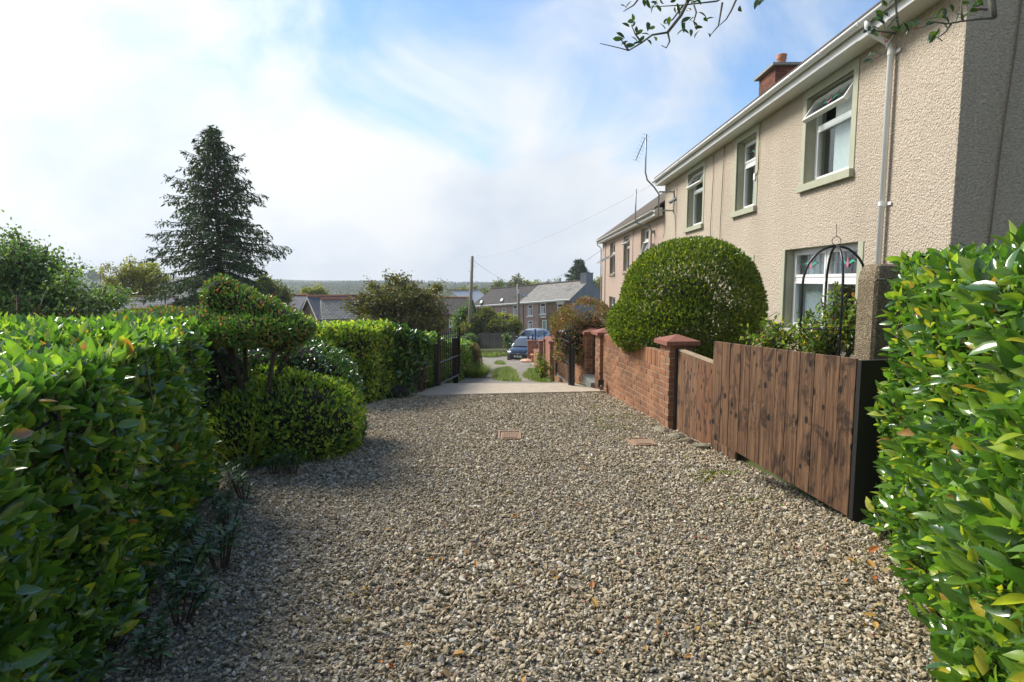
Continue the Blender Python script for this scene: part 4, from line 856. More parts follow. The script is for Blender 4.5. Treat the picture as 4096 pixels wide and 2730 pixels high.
e2r = ng_.nodes.new('FunctionNodeEulerToRotation'); ng_.links.new(na('rot', 'FLOAT_VECTOR'), e2r.inputs[0])
ng_.links.new(gi.outputs[0], ip.inputs['Points']); ng_.links.new(ci.outputs[0], ip.inputs['Instance']); ip.inputs['Pick Instance'].default_value = True; ng_.links.new(na('idx', 'INT'), ip.inputs['Instance Index']); ng_.links.new(e2r.outputs[0], ip.inputs['Rotation']); ng_.links.new(na('scl', 'FLOAT_VECTOR'), ip.inputs['Scale']); ng_.links.new(ip.outputs[0], go.inputs[0])
md = gv.modifiers.new('scatter', 'NODES'); md.node_group = ng_
# ================================================================== topiary, shrubs and beds on the left
def px_blob(px, py, Y, r): return (tuple(pix(px, py, Y)), r)
TB = [px_blob(1000, 1315, 6.1, (.64, .55, .17)), px_blob(760, 1322, 6.0, (.62, .5, .15)), px_blob(640, 1290, 6.0, (.45, .45, .14)), px_blob(800, 1285, 6.05, (.4, .45, .13)), px_blob(890, 1190, 6.1, (.17, .22, .20)), px_blob(960, 1222, 6.1, (.21, .26, .17)), px_blob(1040, 1250, 6.1, (.22, .28, .15)), px_blob(1120, 1282, 6.1, (.20, .28, .13)), px_blob(1190, 1325, 6.1, (.13, .25, .15)), px_blob(1130, 1365, 6.1, (.20, .25, .12))]
tb = (-2.65, 6.15, -.2)
T_ = shrub('topiary_shrub', 'small-leaved shrub clipped into a peaked cloud on bare dark stems', 'shrub', tb, TB, 4200, .038, MAT['topiary'], LEAF3, .10, .03, 4, .84)
for k in range(9):
    e = np.array(TB[k % 2][0]) + np.array([RNG.uniform(-.45, .45), RNG.uniform(-.2, .2), -.05]); q = np.array(tb) + np.array([RNG.uniform(-.3, .3), RNG.uniform(-.15, .15), 0]); G().tube([q, q + (e - q) * .45 + RNG.normal(size=3) * .07, e], [.035, .028, .016], 7).build('stem', MAT['twig'], T_, True)
# loose growth under the clipped top, filled out behind the stems
FB = [((-2.7, 6.85, .42), (.9, .35, .62)), ((-3.3, 6.5, .45), (.5, .5, .65))]; P, N = blob_points(FB, 1500, .25, .08, 3); D, NN = shrub_leaf_dirs(P, N, .6, .4, 1.0); leaves('back_growth', T_, P, D, NN, .055 * RNG.uniform(.6, 1.3, len(P)), LEAF, MAT['laureldark']); blob_core(T_, FB, .8, .04, 3)
UB = [((-2.80, 6.3, .55), (.75, .45, .45)), ((-2.35, 6.35, .72), (.40, .35, .25))]; P, N = blob_points(UB, 1100, .6, .1, 9); D, NN = shrub_leaf_dirs(P, N, .4, .2, 1.0); leaves('under_growth', T_, P, D, NN, .055 * RNG.uniform(.6, 1.3, len(P)), LEAF, MAT['laureldark'])
sg = G()
for k in range(60):
    a = np.array(tb) + np.array([RNG.uniform(-.5, .6), RNG.uniform(-.3, .4), RNG.uniform(.1, .5)]); sg.tube([a, a + RNG.normal(size=3) * np.array([.12, .12, .05]) + np.array([0, 0, .18]), a + RNG.normal(size=3) * np.array([.22, .2, .1]) + np.array([0, 0, .38])], [.007, .005, .003], 4, False)
sg.build('twigs', MAT['twig'], T_, kind='stuff')
YB = [((-2.30, 6.30, .12), (.72, .60, .54)), ((-2.05, 6.5, .10), (.46, .55, .52)), ((-2.70, 6.15, .05), (.52, .5, .48)), ((-2.6, 6.6, .2), (.6, .5, .5))]
shrub('rounded_shrub', 'low rounded yellow-green shrub bulging over the gravel', 'shrub', (-2.3, 6.5, -.2), YB, 2600, .058, MAT['yellowshrub'], LEAF, .22, .06, 5, .74, stems=8, zmin=-.18, up=.6)
# strap-leaved clumps
def strap_clump(name, label, c, r, h, n, mat, cat='plant', group=None):
    t = thing(name, label, cat, tuple(c), group); c = np.array(c, float); a = RNG.uniform(0, 6.28, n); d = np.stack([np.cos(a), np.sin(a), np.zeros(n)], 1); P = c + d * (RNG.random((n, 1)) ** .5) * r; D = unit(d * RNG.uniform(.1, .8, (n, 1)) + np.array([0, 0, 1.0])); leaves('blades', t, P, D, unit(np.array([0, 0, .3]) - d), h * RNG.uniform(.6, 1.2, n), BLADE, mat); return t
MAT['strap'] = leafmat('strap_leaf', [(0, (.08, .13, .02)), (.55, (.17, .22, .03)), (.8, (.32, .27, .05)), (1, (.26, .11, .035))], .4, .4, .4)
strap_clump('strap_leaf_clump', 'strappy green and rust-brown leaves arching under the topiary shrub', (-2.62, 5.75, -.17), .22, .62, 60, MAT['strap'])
strap_clump('strap_leaf_clump', 'bright grassy clump of strap leaves at the lane edge below the hedge', tuple(np.array([pix(1905, 1500, 17)[0], 17, -1.15])), .28, .50, 420, MAT['grass'])
# dark rosette plants at the hedge foot
def rosette_plant():
    t = thing('spurge_plant', 'x', 'plant', (0, 0, 0)); P = []; D = []; N = []; Ln = []; st = G()
    for k in range(6):
        a = RNG.uniform(0, 6.28); r = RNG.uniform(.02, .14); c = np.array([math.cos(a) * r, math.sin(a) * r, RNG.uniform(.10, .22)]); st.tube([(c[0] * .3, c[1] * .3, 0), tuple(c)], .005, 5)
        for j in range(16):
            b = j * 2.4; e = np.array([math.cos(b), math.sin(b), 0]); P.append(c + np.array([0, 0, -.003 * j])); D.append(e + np.array([0, 0, .9 - j * .07])); N.append(np.array([0, 0, 1]) - e * .2); Ln.append(.045 + .0025 * j)
    st.build('stem', MAT['twig'], t); leaves('rosettes', t, np.array(P), np.array(D), np.array(N), np.array(Ln), LEAFN, MAT['spurge']); return t
ros = [rosette_plant() for _ in range(3)]; spots = [(-1.62, 2.15), (-1.60, 2.55), (-1.66, 2.85), (-1.84, 3.15), (-1.80, 3.45), (-2.02, 3.75), (-2.0, 4.05), (-2.16, 4.35), (-2.2, 4.7), (-2.36, 5.05), (-2.1, 5.45), (-1.98, 5.85), (-1.74, 6.1), (-2.3, 5.4), (-1.70, 6.5), (-1.9, 3.3), (-2.22, 5.9), (-2.5, 5.35)]
for i, (x, y) in enumerate(spots):
    o = ros[i] if i < 3 else copy_tree(ros[i % 3]); o.location = (x + RNG.normal() * .04, y, -.03 * y); o.rotation_euler = (0, 0, RNG.uniform(0, 6.28)); s_ = RNG.uniform(.85, 1.3); o.scale = (s_,) * 3
    tag(o, 'dark blue-green rosette plant rooting in the gravel at the hedge foot' if y < 5.2 else 'dark blue-green rosette plant rooting in the gravel below the rounded shrub', 'plant', 'rosette plants along the hedge foot' if y < 5.2 else 'rosette plants below the rounded shrub')
# hedges before and beyond the left gate
H1 = [orient(((-3.7, 8.9, -.3), (-2.1, 9.25, -.3), (-2.1, 9.25, .93), (-3.7, 8.9, .97)), (0, -1, 0)), orient(((-2.1, 9.25, -.3), (-1.98, 9.9, -.3), (-2.0, 9.9, .90), (-2.1, 9.25, .93)), (1, 0, 0)), orient(((-3.7, 8.9, .97), (-2.1, 9.25, .93), (-2.0, 9.9, .9), (-3.6, 10.2, .95)), (0, 0, 1))]
hedge('viburnum_hedge', 'yellow-green loose hedge block with bare brown stems before the laurel', H1, 1700, .058, MAT['yellowshrub'], LEAF, .25, core_quads(H1, .28), None, 0, .09, seed=6, stems=120, base=(-2.6, 9.5, -.3))
H2 = [orient(((-2.02, 9.75, -.3), (-1.50, 10.8, -.33), (-1.53, 10.8, .66), (-2.05, 9.75, .84)), (1, -.3, 0)), orient(((-2.05, 9.75, .84), (-1.53, 10.8, .66), (-2.3, 11.3, .66), (-3.2, 10.2, .84)), (0, 0, 1))]
hedge('laurel_hedge', 'dark glossy laurel hedge just before the open black gate on the left', H2, 1500, .085, MAT['laureldark'], LEAF, .15, core_quads(H2, .15), None, 0, .07, seed=7, stems=40, base=(-1.9, 10.3, -.3))
H3 = []; hp_ = [(-1.50, 10.8), (-1.42, 12.5), (-1.36, 15), (-1.36, 18), (-1.42, 21.5)]
for a, b in zip(hp_, hp_[1:]):
    za, zb_ = gz((0, a[1])), gz((0, b[1])); ta, tb_ = np.interp([a[1], b[1]], [10.8, 12.5, 15, 18, 21.5], [.66, .42, .08, -.25, -.62])
    H3.append(orient(((a[0], a[1], za - .1), (b[0], b[1], zb_ - .1), (b[0] - .05, b[1], tb_), (a[0] - .05, a[1], ta)), (1, 0, 0))); H3.append(orient(((a[0] - .05, a[1], ta), (b[0] - .05, b[1], tb_), (b[0] - 1.2, b[1], tb_), (a[0] - 1.2, a[1], ta)), (0, 0, 1)))
hedge('laurel_hedge', 'laurel hedge running down the lane behind the open black gate', H3, 1000, .08, MAT['laurel'], LEAF3, .15, core_quads(H3, .15), None, 0, .08, seed=8, base=(-1.7, 15, -1))
MAT['deadhedge'] = leafmat('dry_brown_leaf', [(0, (.14, .09, .05)), (.6, (.24, .17, .09)), (1, (.16, .18, .05))], .7, .3, .2)
DH = [((-1.42, 21.6, -1.35), (.34, .9, .75))]; shrub('brown_hedge_end', 'dry brown clipped hedge end at the bend of the lane', 'hedge', (-1.42, 21.6, -2), DH, 900, .06, MAT['deadhedge'], LEAF3, .12, .05, 3, .8)
q = pix(1690, 1490, 10.3); shrub('russet_shrub', 'small russet-leaved shrub at the foot of the laurel by the gate', 'shrub', (q[0], q[1], -.3), [((q[0], q[1], q[2] + .05), (.17, .2, .22))], 900, .05, MAT['hydrangea'], LEAF3, .15, .05, 2, None, stems=5)
q = pix(1590, 1530, 9.9); shrub('ground_cover_shrub', 'dark low leafy ground cover spilling onto the slab below the laurel', 'shrub', (q[0], q[1], -.3), [((q[0] - .1, q[1], -.25), (.42, .35, .24))], 1200, .055, MAT['laureldark'], LEAFN, .15, .05, 2, .75)
# ================================================================== shrubs on the right
DB = [((2.78, 9.35, 1.22), (1.08, 1.0, 1.06)), ((2.62, 9.2, .98), (1.10, .95, .62)), ((2.25, 9.0, .85), (.72, .7, .34))]
dm = shrub('dome_shrub', 'large dome-shaped clipped shrub with small bright green leaves above the brick wall', 'shrub', (2.7, 9.4, -.2), DB, 7000, .05, MAT['dome'], LEAF3, .40, .05, 2, None, stems=14, zmin=.52, up=.55)
blob_core(dm, [((2.78, 9.45, 1.30), (.42, .36, .42)), ((2.4, 9.4, 1.08), (.3, .3, .2))], 1.0, .08, 3)
sg = G()
for k in range(260):
    a = np.array([2.95, 9.4, .3]) + RNG.normal(size=3) * np.array([.15, .15, .1]); e = np.array([2.95 + RNG.uniform(-.8, .95), 9.3 + RNG.uniform(-.75, .6), RNG.uniform(.45, 1.2)]); sg.tube([a, (a + e) / 2 + RNG.normal(size=3) * .12, e], [.009, .006, .003], 4, False)
sg.build('twigs', MAT['twig'], dm, kind='stuff')
q = pix(2335, 1310, 12.3)
HB = [((q[0] + .05, 12.35, .66), (.66, .7, .58)), ((q[0] - .28, 11.95, .42), (.40, .4, .46)), ((q[0] + .4, 12.3, .5), (.45, .5, .5))]
hy = shrub('hydrangea_bush', 'russet and green hydrangea bush with dried flower heads spilling over the brick wall', 'bush', (q[0], 12.4, -.3), HB, 3000, .05, MAT['hydrangea'], LEAF3, .25, .12, 7, .55, stems=8, sc=3)
MAT['dryhead'] = leafmat('dried_flower_head', [(0, (.16, .07, .05)), (.5, (.25, .12, .075)), (.85, (.38, .20, .11)), (1, (.20, .045, .05))], .8, .2, .2)
for k in range(34):
    b = HB[k % 3]; d = unit(np.array([RNG.normal(), RNG.normal() - .3, abs(RNG.normal()) + .5])); c = np.array(b[0]) + d * np.array(b[1]) * 1.05; m_ = 60; P = c + rdir(m_) * np.array([.055, .055, .028]); leaves('flower_head', hy, P, rdir(m_) + np.array([0, 0, .5]), rdir(m_), np.full(m_, .022), CARD, MAT['dryhead'], None)
# rose on its black obelisk
ob = thing('plant_obelisk', 'black metal plant obelisk with ring finial among rose stems', 'obelisk', (3.40, 6.2, -.1)); oc_ = pix(3345, 985, 6.2); rr = .30
for k in range(4):
    a = R(-13.6 + 90 * k); e = np.array([math.cos(a), math.sin(a), 0]); top = np.array([oc_[0], 6.2, oc_[2]])
    pth = [top + e * rr * math.sin(t) - np.array([0, 0, .40 * (1 - math.cos(t))]) for t in np.linspace(0.04, math.pi / 2, 9)]; pth += [np.array([pth[-1][0], pth[-1][1], z]) for z in (1.1, .5, -.1)]; G().tube(pth, .0125, 7).build('rib', MAT['black'], ob, True)
for z in (.45, 1.15): G().tube([np.array([oc_[0] + rr * math.cos(t), 6.2 + rr * math.sin(t), z]) for t in np.linspace(0, 2 * math.pi, 25)], .006, 5, False).build('hoop', MAT['black'], ob, True)
rz_ = oc_[2] + .05; G().tube([np.array([oc_[0] + .045 * math.cos(t), 6.2, rz_ + .045 * math.sin(t)]) for t in np.linspace(0, 2 * math.pi, 21)], .0035, 5, False).build('finial_ring', MAT['black'], ob, True); G().tube([(oc_[0], 6.2, rz_ + .045), (oc_[0] - .01, 6.2, rz_ + .17)], .003, 5).build('finial_spike', MAT['black'], ob)
tree('climbing_rose', 'thin climbing rose with yellow-green leaves on the black obelisk', (3.35, 6.25, -.1), 1.7, [((3.38, 6.22, 1.25), (.34, .32, .40)), ((3.12, 6.2, 1.10), (.42, .3, .36)), ((3.55, 6.1, 1.25), (.2, .2, .38))], 2300, .052, MAT['rose'], LEAF, .016, 26, 5, .045, cat='rose', bark=MAT['twig'], gap=.15)
tree('rose_bush', 'low straggling rose bush with pale leaves between the dome shrub and window', (2.92, 6.9, -.1), 1.2, [((2.80, 6.7, 1.02), (.42, .35, .24)), ((3.0, 6.6, .98), (.35, .3, .26))], 1000, .058, MAT['rose'], LEAF, .014, 18, 4, .05, cat='rose', bark=MAT['twig'], gap=.1)
# chain-link twist hanging from the gatepost
# bare twiggy shrub behind the left hedge
tw = thing('bare_twiggy_shrub', 'bare brown twiggy shrub with a few orange leaves behind the laurel hedge', 'shrub', (-5.5, 6.5, -.2)); sg = G()
for k in range(70):
    a = np.array([-5.6, 6.5, .3]) + RNG.normal(size=3) * np.array([.2, .2, .1]); d = unit(np.array([RNG.normal() * .9 + .25, RNG.normal() * .5, RNG.uniform(.25, 1.3)])); Ln = RNG.uniform(.7, 1.45); e = a + d * Ln; m_ = (a + e) / 2 + RNG.normal(size=3) * .06; sg.tube([a, m_, e], [.013, .008, .003], 5, False)
    for j in range(4): b = m_ + (e - m_) * RNG.random(); sg.tube([b, b + unit(d + RNG.normal(size=3) * .6) * RNG.uniform(.15, .4)], [.005, .002], 4, False)
sg.build('branches', simple('bare_brown_twig', (.20, .135, .085), (.12, .08, .05), 20, .85), tw, kind='stuff')
MAT['autumn'] = leafmat('autumn_leaf', [(0, (.25, .28, .04)), (.5, (.45, .30, .03)), (.8, (.5, .14, .02)), (1, (.16, .20, .03))], .45, .4, .4)
P = np.array([-5.3, 6.4, .95]) + RNG.normal(size=(110, 3)) * np.array([.4, .25, .22]); leaves('leaves', tw, P, rdir(110), rdir(110) + np.array([0, 0, .6]), RNG.uniform(.05, .10, 110), LEAF, MAT['autumn'])
# ================================================================== holly overhanging from the right
SHADE_CROWN = [((5.3, 2.4, 4.6), (1.5, 1.4, 1.7)), ((5.6, 1.4, 3.6), (1.3, 1.2, 1.5)), ((5.9, 3.2, 4.4), (1.2, 1.0, 1.5))]
hol = thing('holly_tree', 'holly tree with lichened twigs, glossy leaves and red berries hanging overhead', 'tree', (5.0, 3.7, 0)); G().tube([(5.0, 3.7, -.1), (4.95, 3.75, 1.5), (4.85, 3.85, 3.0), (4.6, 4.1, 4.0), (4.3, 4.4, 4.9)], [.16, .14, .12, .09, .05], 10).build('trunk', MAT['bark'], hol, True)
HY = 4.6
def hq(zx, zy, c): return pix(2400 + zx / 1.9214, zy / 1.9214, HY + c) if c < 5 else None
def hq1(zx, zy, dy=0.0): return pix(2400 + zx / 1.9214, zy / 1.9214, HY + dy)
def hq2(zx, zy, dy=0.0): return pix(3400 + zx / 1.9325, zy / 1.9325, HY - .25 + dy)
lb = G(); LM = np.array([2.35, 4.65, 4.35])
lb.tube([(4.75, 3.95, 3.6), (3.9, 4.4, 4.35), (2.9, 4.6, 4.42), LM, hq1(1050, -90)], [.06, .045, .035, .028, .02], 7); lb.tube([LM, (1.9, 4.62, 4.25), hq1(690, -60), hq1(680, 0), hq1(622, 120), hq1(520, 250)], [.026, .022, .018, .015, .013, .012], 6)
lb.tube([(4.6, 4.0, 3.75), (4.2, 4.2, 3.95), hq2(1100, -60), hq2(1095, 0), hq2(1110, 80), hq2(1120, 140)], [.04, .034, .028, .022, .019, .015], 7)
lb.build('limb', MAT['greystem'], hol, True)
TWG = [[hq1(520, 250), hq1(400, 270), hq1(320, 330), hq1(220, 390), hq1(150, 370), hq1(0, 335)], [hq1(520, 250), hq1(535, 320), hq1(510, 370), hq1(470, 350)], [hq1(1045, 0), hq1(1010, 80), hq1(970, 150), hq1(920, 195)], [hq1(1050, -90), hq1(900, 10), hq1(640, 40, .05), hq1(390, 55, .1)], [hq1(640, 40, .05), hq1(560, 150, .05), hq1(500, 185, .05)], [hq1(700, -20), hq1(740, 100, -.1), hq1(720, 170, -.1), hq1(740, 230, -.1)], [hq1(940, 20), hq1(910, 200, .05), hq1(850, 270, .05)], [hq1(320, -40, .1), hq1(260, 40, .1), hq1(180, 90, .1)], [hq1(320, 330), hq1(270, 260), hq1(240, 190)], [hq1(220, 390), hq1(180, 330), hq1(150, 290)], [hq1(1230, -40, .1), hq1(1210, 20, .1), hq1(1200, 50, .1)],
       [hq2(355, -40), hq2(355, 60), hq2(370, 190), hq2(350, 260), hq2(310, 320), hq2(270, 410), hq2(190, 455)], [hq2(1120, 140), hq2(980, 150), hq2(870, 165), hq2(750, 185), hq2(640, 170), hq2(560, 215), hq2(500, 225)], [hq2(870, 165), hq2(860, 60), hq2(868, -30)], [hq2(780, 190), hq2(740, 250), hq2(680, 295)], [hq2(355, 130), hq2(290, 210), hq2(260, 275)], [hq2(350, 258), hq2(240, 245), hq2(150, 235)], [hq2(1060, 75), hq2(980, 70), hq2(930, 60)], [hq2(750, 140), hq2(700, 125), hq2(640, 140)], [hq2(300, -40), hq2(290, 0), hq2(270, 10)]]
tg = G()
for p_ in TWG: tg.tube(p_, list(np.linspace(.0085, .0028, len(p_))), 5)
tg.build('twigs', MAT['greystem'], hol, True, 'stuff')
MAT['holly'] = leafmat('holly_leaf', [(0, (.020, .05, .018)), (.5, (.04, .09, .022)), (1, (.10, .16, .03))], .3, .3, .6)
HC = [(1, p) for p in ((185, 45), (215, 35), (240, 165), (200, 190), (255, 140), (160, 270), (140, 300), (185, 330), (300, 250), (280, 230), (370, 200), (350, 260), (400, 215), (320, 300), (380, 320), (430, 300), (270, 300), (500, 165), (530, 160), (485, 200), (580, 70), (600, 60), (610, 100), (640, 180), (660, 150), (680, 75), (640, 210), (700, 150), (730, 180), (700, 250), (740, 260), (760, 210), (790, 110), (810, 150), (845, 140), (720, 20), (760, 10), (690, 5), (420, 20), (400, 70), (450, 60), (560, 10), (340, 20), (370, 30), (840, 265), (620, 240), (660, 240), (1075, 75), (1200, 30), (1225, 20), (1250, 10), (260, 185), (290, 330), (230, 350), (430, 20), (470, 10))] + [(2, p) for p in ((120, 240), (100, 255), (150, 215), (180, 240), (200, 215), (195, 265), (230, 130), (245, 165), (215, 150), (270, 100), (290, 120), (265, 215), (310, 120), (230, 100), (350, 225), (380, 210), (400, 190), (420, 210), (370, 180), (450, 240), (480, 190), (500, 185), (515, 180), (440, 210), (140, 435), (135, 470), (205, 415), (170, 420), (185, 465), (610, 150), (650, 105), (690, 95), (715, 75), (660, 140), (735, 100), (700, 130), (755, 160), (790, 62), (740, 200), (890, 22), (850, 110), (875, 125), (620, 290), (600, 325), (645, 260), (675, 250), (690, 260), (690, 300), (640, 300), (610, 300), (960, 50), (1000, 40), (965, 80), (1010, 20), (940, 65), (260, 5), (270, 25), (320, 8), (620, 180), (830, 135))]
P = np.array([(hq1 if w == 1 else hq2)(a, b, RNG.normal() * .04) for w, (a, b) in HC]); n = len(P); D = rdir(n) * np.array([1, .5, .8]) + np.array([0, 0, -.15]); NN = unit(rdir(n) * .9 + np.array([0, -.5, .6])); ls = RNG.uniform(.055, .085, n); P = P - unit(D) * ls[:, None] * .5
single_leaves(hol, P, D, NN, ls, LEAF, MAT['holly'])
berry = simple('red_berry', (.45, .02, .02), (.33, .012, .012), 30, .3)
bb = bmesh.new(); bmesh.ops.create_icosphere(bb, subdivisions=2, radius=.0055); BM = bpy.data.meshes.new('berry'); bb.to_mesh(BM); bb.free(); BM.materials.append(berry); BM.polygons.foreach_set('use_smooth', [True] * len(BM.polygons))
for a, b in ((505, 215), (515, 218), (490, 230), (270, 312), (275, 325), (285, 318), (985, 72), (995, 78), (1008, 66), (430, 225), (205, 452), (248, 258)): piece('berry', BM, hol, hq2(a, b, -.02))
for a, b in ((740, 225), (748, 218), (735, 215), (320, 290), (195, 335)): piece('berry', BM, hol, hq1(a, b, -.02))
P, N = blob_points(SHADE_CROWN, 420, .7, .3, 4); D, NN = shrub_leaf_dirs(P, N, .4, .0, 1.0); leaves('crown', hol, P, D, NN, .075 * RNG.uniform(.6, 1.3, len(P)), LEAF, MAT['holly'])  # crown lobes added out of view to block sky light from the gable
# fallen leaves and berries on the gravel
LITM = leafmat('fallen_leaf', [(0, (.40, .16, .03)), (.3, (.48, .28, .05)), (.5, (.30, .19, .10)), (.7, (.42, .34, .16)), (.85, (.16, .20, .05)), (1, (.45, .09, .02))], .6, .2, .3)
V, T2 = T_leaf(.5, .22, .12, 4); FLM = bpy.data.meshes.new('fallen_leaf'); FLM.from_pydata(V.tolist(), [], T2.tolist()); FLM.materials.append(LITM)
lit = [(1080, 415), (690, 905 - 100), (605, 810), (890, 860), (800, 915), (850, 785), (1330, 890), (1380, 925), (1570, 990), (1120, 745), (610, 1245), (640, 1215), (140, 1165), (100, 1185), (370, 1440), (515, 1335), (700, 1475), (1600, 1105), (1560, 1025), (1700, 645), (2010, 620), (1520, 500), (1515, 270), (1085, 290), (870, 130), (970, 120), (1500, 185), (220, 1000), (180, 1030), (260, 1120), (820, 1370), (1620, 1380), (1890, 1330), (2160, 1390), (2300, 1220), (2200, 1215), (1180, 1510), (690, 435), (1130, 550), (350, 640), (2280, 330), (2100, 500), (330, 1440), (690, 1110), (1090, 955), (1950, 1180)]
for i, (a, b) in enumerate(lit):
    q = gp(1300 + a / 1.4706, 1700 + b / 1.4706); o = bpy.data.objects.new('fallen_leaf', FLM); COL.objects.link(o); s_ = RNG.uniform(.035, .062); o.location = q + np.array([0, 0, .028]); o.scale = (s_,) * 3; o.rotation_euler = (RNG.normal() * .35, RNG.normal() * .35, RNG.uniform(0, 6.28)); tag(o, 'small curled autumn leaf lying on the open gravel', 'leaf', 'fallen leaves on the gravel')
for i in range(16):
    q = np.array([RNG.uniform(2.05, 2.5), RNG.uniform(2.7, 3.7), 0]); q[0] = np.interp(q[1], [2.6, 3.75], [1.75, 2.3]) + RNG.normal() * .08; q[2] = -.03 * q[1] + .03; o = bpy.data.objects.new('fallen_leaf', FLM); COL.objects.link(o); s_ = RNG.uniform(.05, .085); o.location = q; o.scale = (s_,) * 3; o.rotation_euler = (RNG.normal() * .4, RNG.normal() * .4, RNG.uniform(0, 6.28)); tag(o, 'brown withered leaf in the drift along the foot of the right laurel hedge', 'leaf', 'withered leaves at the hedge foot')
for i in range(46):
    q = np.array([RNG.uniform(-.8, 2.3), 0, 0]); q[1] = RNG.uniform(2.6, 5.5) if i % 3 else RNG.uniform(3.6, 4.6); q[0] = q[0] if i % 3 else RNG.uniform(1.6, 2.3); q[2] = -.03 * q[1] + .026; o = bpy.data.objects.new('red_berry', BM); COL.objects.link(o); o.location = q; tag(o, 'tiny fallen red berry on the gravel', 'berry', 'fallen berries on the gravel')
# moss and weeds
def grass_patch(name, label, pts, n, h, mat=None, zf=None):
    t = thing(name, label, 'grass', tuple(np.append(np.mean(pts, 0), 0))); t['kind'] = 'stuff'; pts = np.array(pts, float); k = len(pts); c = pts.mean(0); i = RNG.integers(0, k, n); a, b = RNG.random((2, n, 1)); su = a + b > 1; a = np.where(su, 1 - a, a); b = np.where(su, 1 - b, b)
    P2 = c + (pts[i] - c) * a + (pts[(i + 1) % k] - c) * b; P2 = P2 + RNG.normal(size=P2.shape) * .06; z = np.interp(P2[:, 1], [-30, 11.3, 15, 42, 58], [.9, -.339, -.92, -3.94, -4.6]) if zf is None else g(P2[:, 0], P2[:, 1]); P = np.column_stack([P2, z]); d = rdir(n) * np.array([1, 1, 0])
    leaves('blades', t, P, unit(d * .6 + np.array([0, 0, 1.0])), unit(np.array([0, 0, .4]) - d), h * RNG.uniform(.5, 1.3, n), T_leaf(.10, .1, .3, 3), mat or MAT['grass']); return t
def lane_px(px, py):
    r = ray(px, py)
    for Y in np.linspace(11.3, 45, 700):
        q = CAMP + r * (Y / r[1])
        if q[2] < gz(q): return (q[0], q[1])
    return (q[0], q[1])
grass_patch('grass_strip', 'bright grass strip growing along the middle of the lane', [lane_px(1985, 1527), lane_px(2080, 1530), lane_px(2058, 1490), lane_px(2035, 1470), lane_px(1988, 1478), lane_px(1978, 1500)], 7000, .10)
grass_patch('grass_tuft', 'small round grass tuft in the lane beyond the grass strip', [lane_px(1982, 1460), lane_px(2018, 1462), lane_px(2010, 1450), lane_px(1990, 1450)], 1800, .14)
grass_patch('grass_verge', 'grass verge at the foot of the laurel on the left of the lane', [lane_px(1880, 1505), lane_px(1955, 1500), lane_px(1945, 1475), lane_px(1915, 1440), lane_px(1890, 1470)], 3500, .12)
grass_patch('grass_verge', 'grass verge in front of the low brick walls on the right of the lane', [lane_px(2095, 1510), lane_px(2150, 1530), lane_px(2195, 1534), lane_px(2170, 1480), lane_px(2120, 1480)], 4500, .12)
grass_patch('grass_verge', 'long grass verge below the dark wooden fence at the bend', [(-8, 45.5), (-1.5, 43.5), (.5, 46), (-2, 47), (-8, 48)], 9000, .3)
grass_patch('grass_tuft', 'grass tuft beside the wheel of the dark hatchback', [lane_px(2085, 1445), lane_px(2110, 1441), lane_px(2110, 1430), lane_px(2095, 1432)], 500, .22)
MAT['moss'] = leafmat('moss_tip', [(0, (.10, .16, .02)), (1, (.24, .28, .03))], .8, .2, .2)
for lab, cx, cy, r in (('moss and weeds growing in the gravel along the brick wall', 1.35, 8.0, (.28, .8)), ('moss cushion in the gravel at the foot of the large plank gate', 1.88, 5.35, (.12, .35))):
    t = thing('moss_patch', lab, 'moss', (cx, cy, -.03 * cy)); t['kind'] = 'stuff'; n = 700; P = np.column_stack([cx + RNG.normal(size=n) * r[0] - .0, cy + RNG.normal(size=n) * r[1], np.zeros(n)]); P[:, 0] = np.minimum(P[:, 0], 1.955 - .128 * (P[:, 1] - 7.4) + (.0 if cy > 6 else .1)); m_ = nz(P, 3.5, 2) > .05; P = P[m_]; P[:, 2] = -.03 * P[:, 1] + .012; n = len(P); leaves('tufts', t, P, rdir(n) * np.array([1, 1, 0]) + np.array([0, 0, .8]), rdir(n) + np.array([0, 0, 1.]), RNG.uniform(.012, .035, n), CARD, MAT['moss'])
# ================================================================== lane walls and piers beyond the gate
def pier_at(name, label, x, y, wx, wy, zb, zt, ang=0.0, bricks=False, cap=None, group='brick piers stepping down the lane', cat='pier'):
    ca, sa = math.cos(ang), math.sin(ang); fn = lambda a, b, z: np.array([x + a * ca - b * sa, y + a * sa + b * ca, z]); t = thing(name, label, cat, (x + wx / 2, y + wy / 2, zb), group)
    if bricks:
        G().box(.008, wx - .008, .008, wy - .008, zb, zt, fn).build('mortar_core', MAT['mortar'], t); n = int((zt - zb) / CRS); brick_box(t, fn, ang, wx, wy, zt - n * CRS, n, CRS, BL, GAP, MAT['brick'])
    else: G().box(0, wx, 0, wy, zb, zt, fn).build('brickwork', MAT['brickwall'], t)
    G().box(-.025, wx + .025, -.025, wy + .025, zt + .002, zt + .06, fn).build('coping', MAT['cap'] if cap is None else cap, t); return t
pier_at('brick_pier', 'square brick pier with tile coping next to the free end of the metal gate', .95, 15.0, .30, .32, -1.0, .06, 0, True)
pier_at('brick_pier', 'tall narrow brick pier behind the small lane shrub', .98, 18.3, .36, .34, -1.5, -.21, 0, True)
pier_at('brick_wall_section', 'short brick wall section between two lane piers', 1.02, 15.4, .22, 2.8, -1.4, -.12, 0, False, None, 'brick wall sections along the lane', 'wall')
pier_at('brick_pier', 'brick pier with flat coping where the lane wall drops', .98, 21.6, .36, .36, -1.9, -.60)
pier_at('brick_wall_section', 'low brick wall section before the neighbour driveway opening', .98, 22.1, .25, 4.6, -2.4, -1.48, 0, False, None, 'brick wall sections along the lane', 'wall')
q = pix(2111, 1367, 36); pier_at('brick_pier', 'broad brick pier in front of the dark hatchback with black bollard behind', q[0], 36, .54, .5, -3.4, q[2])
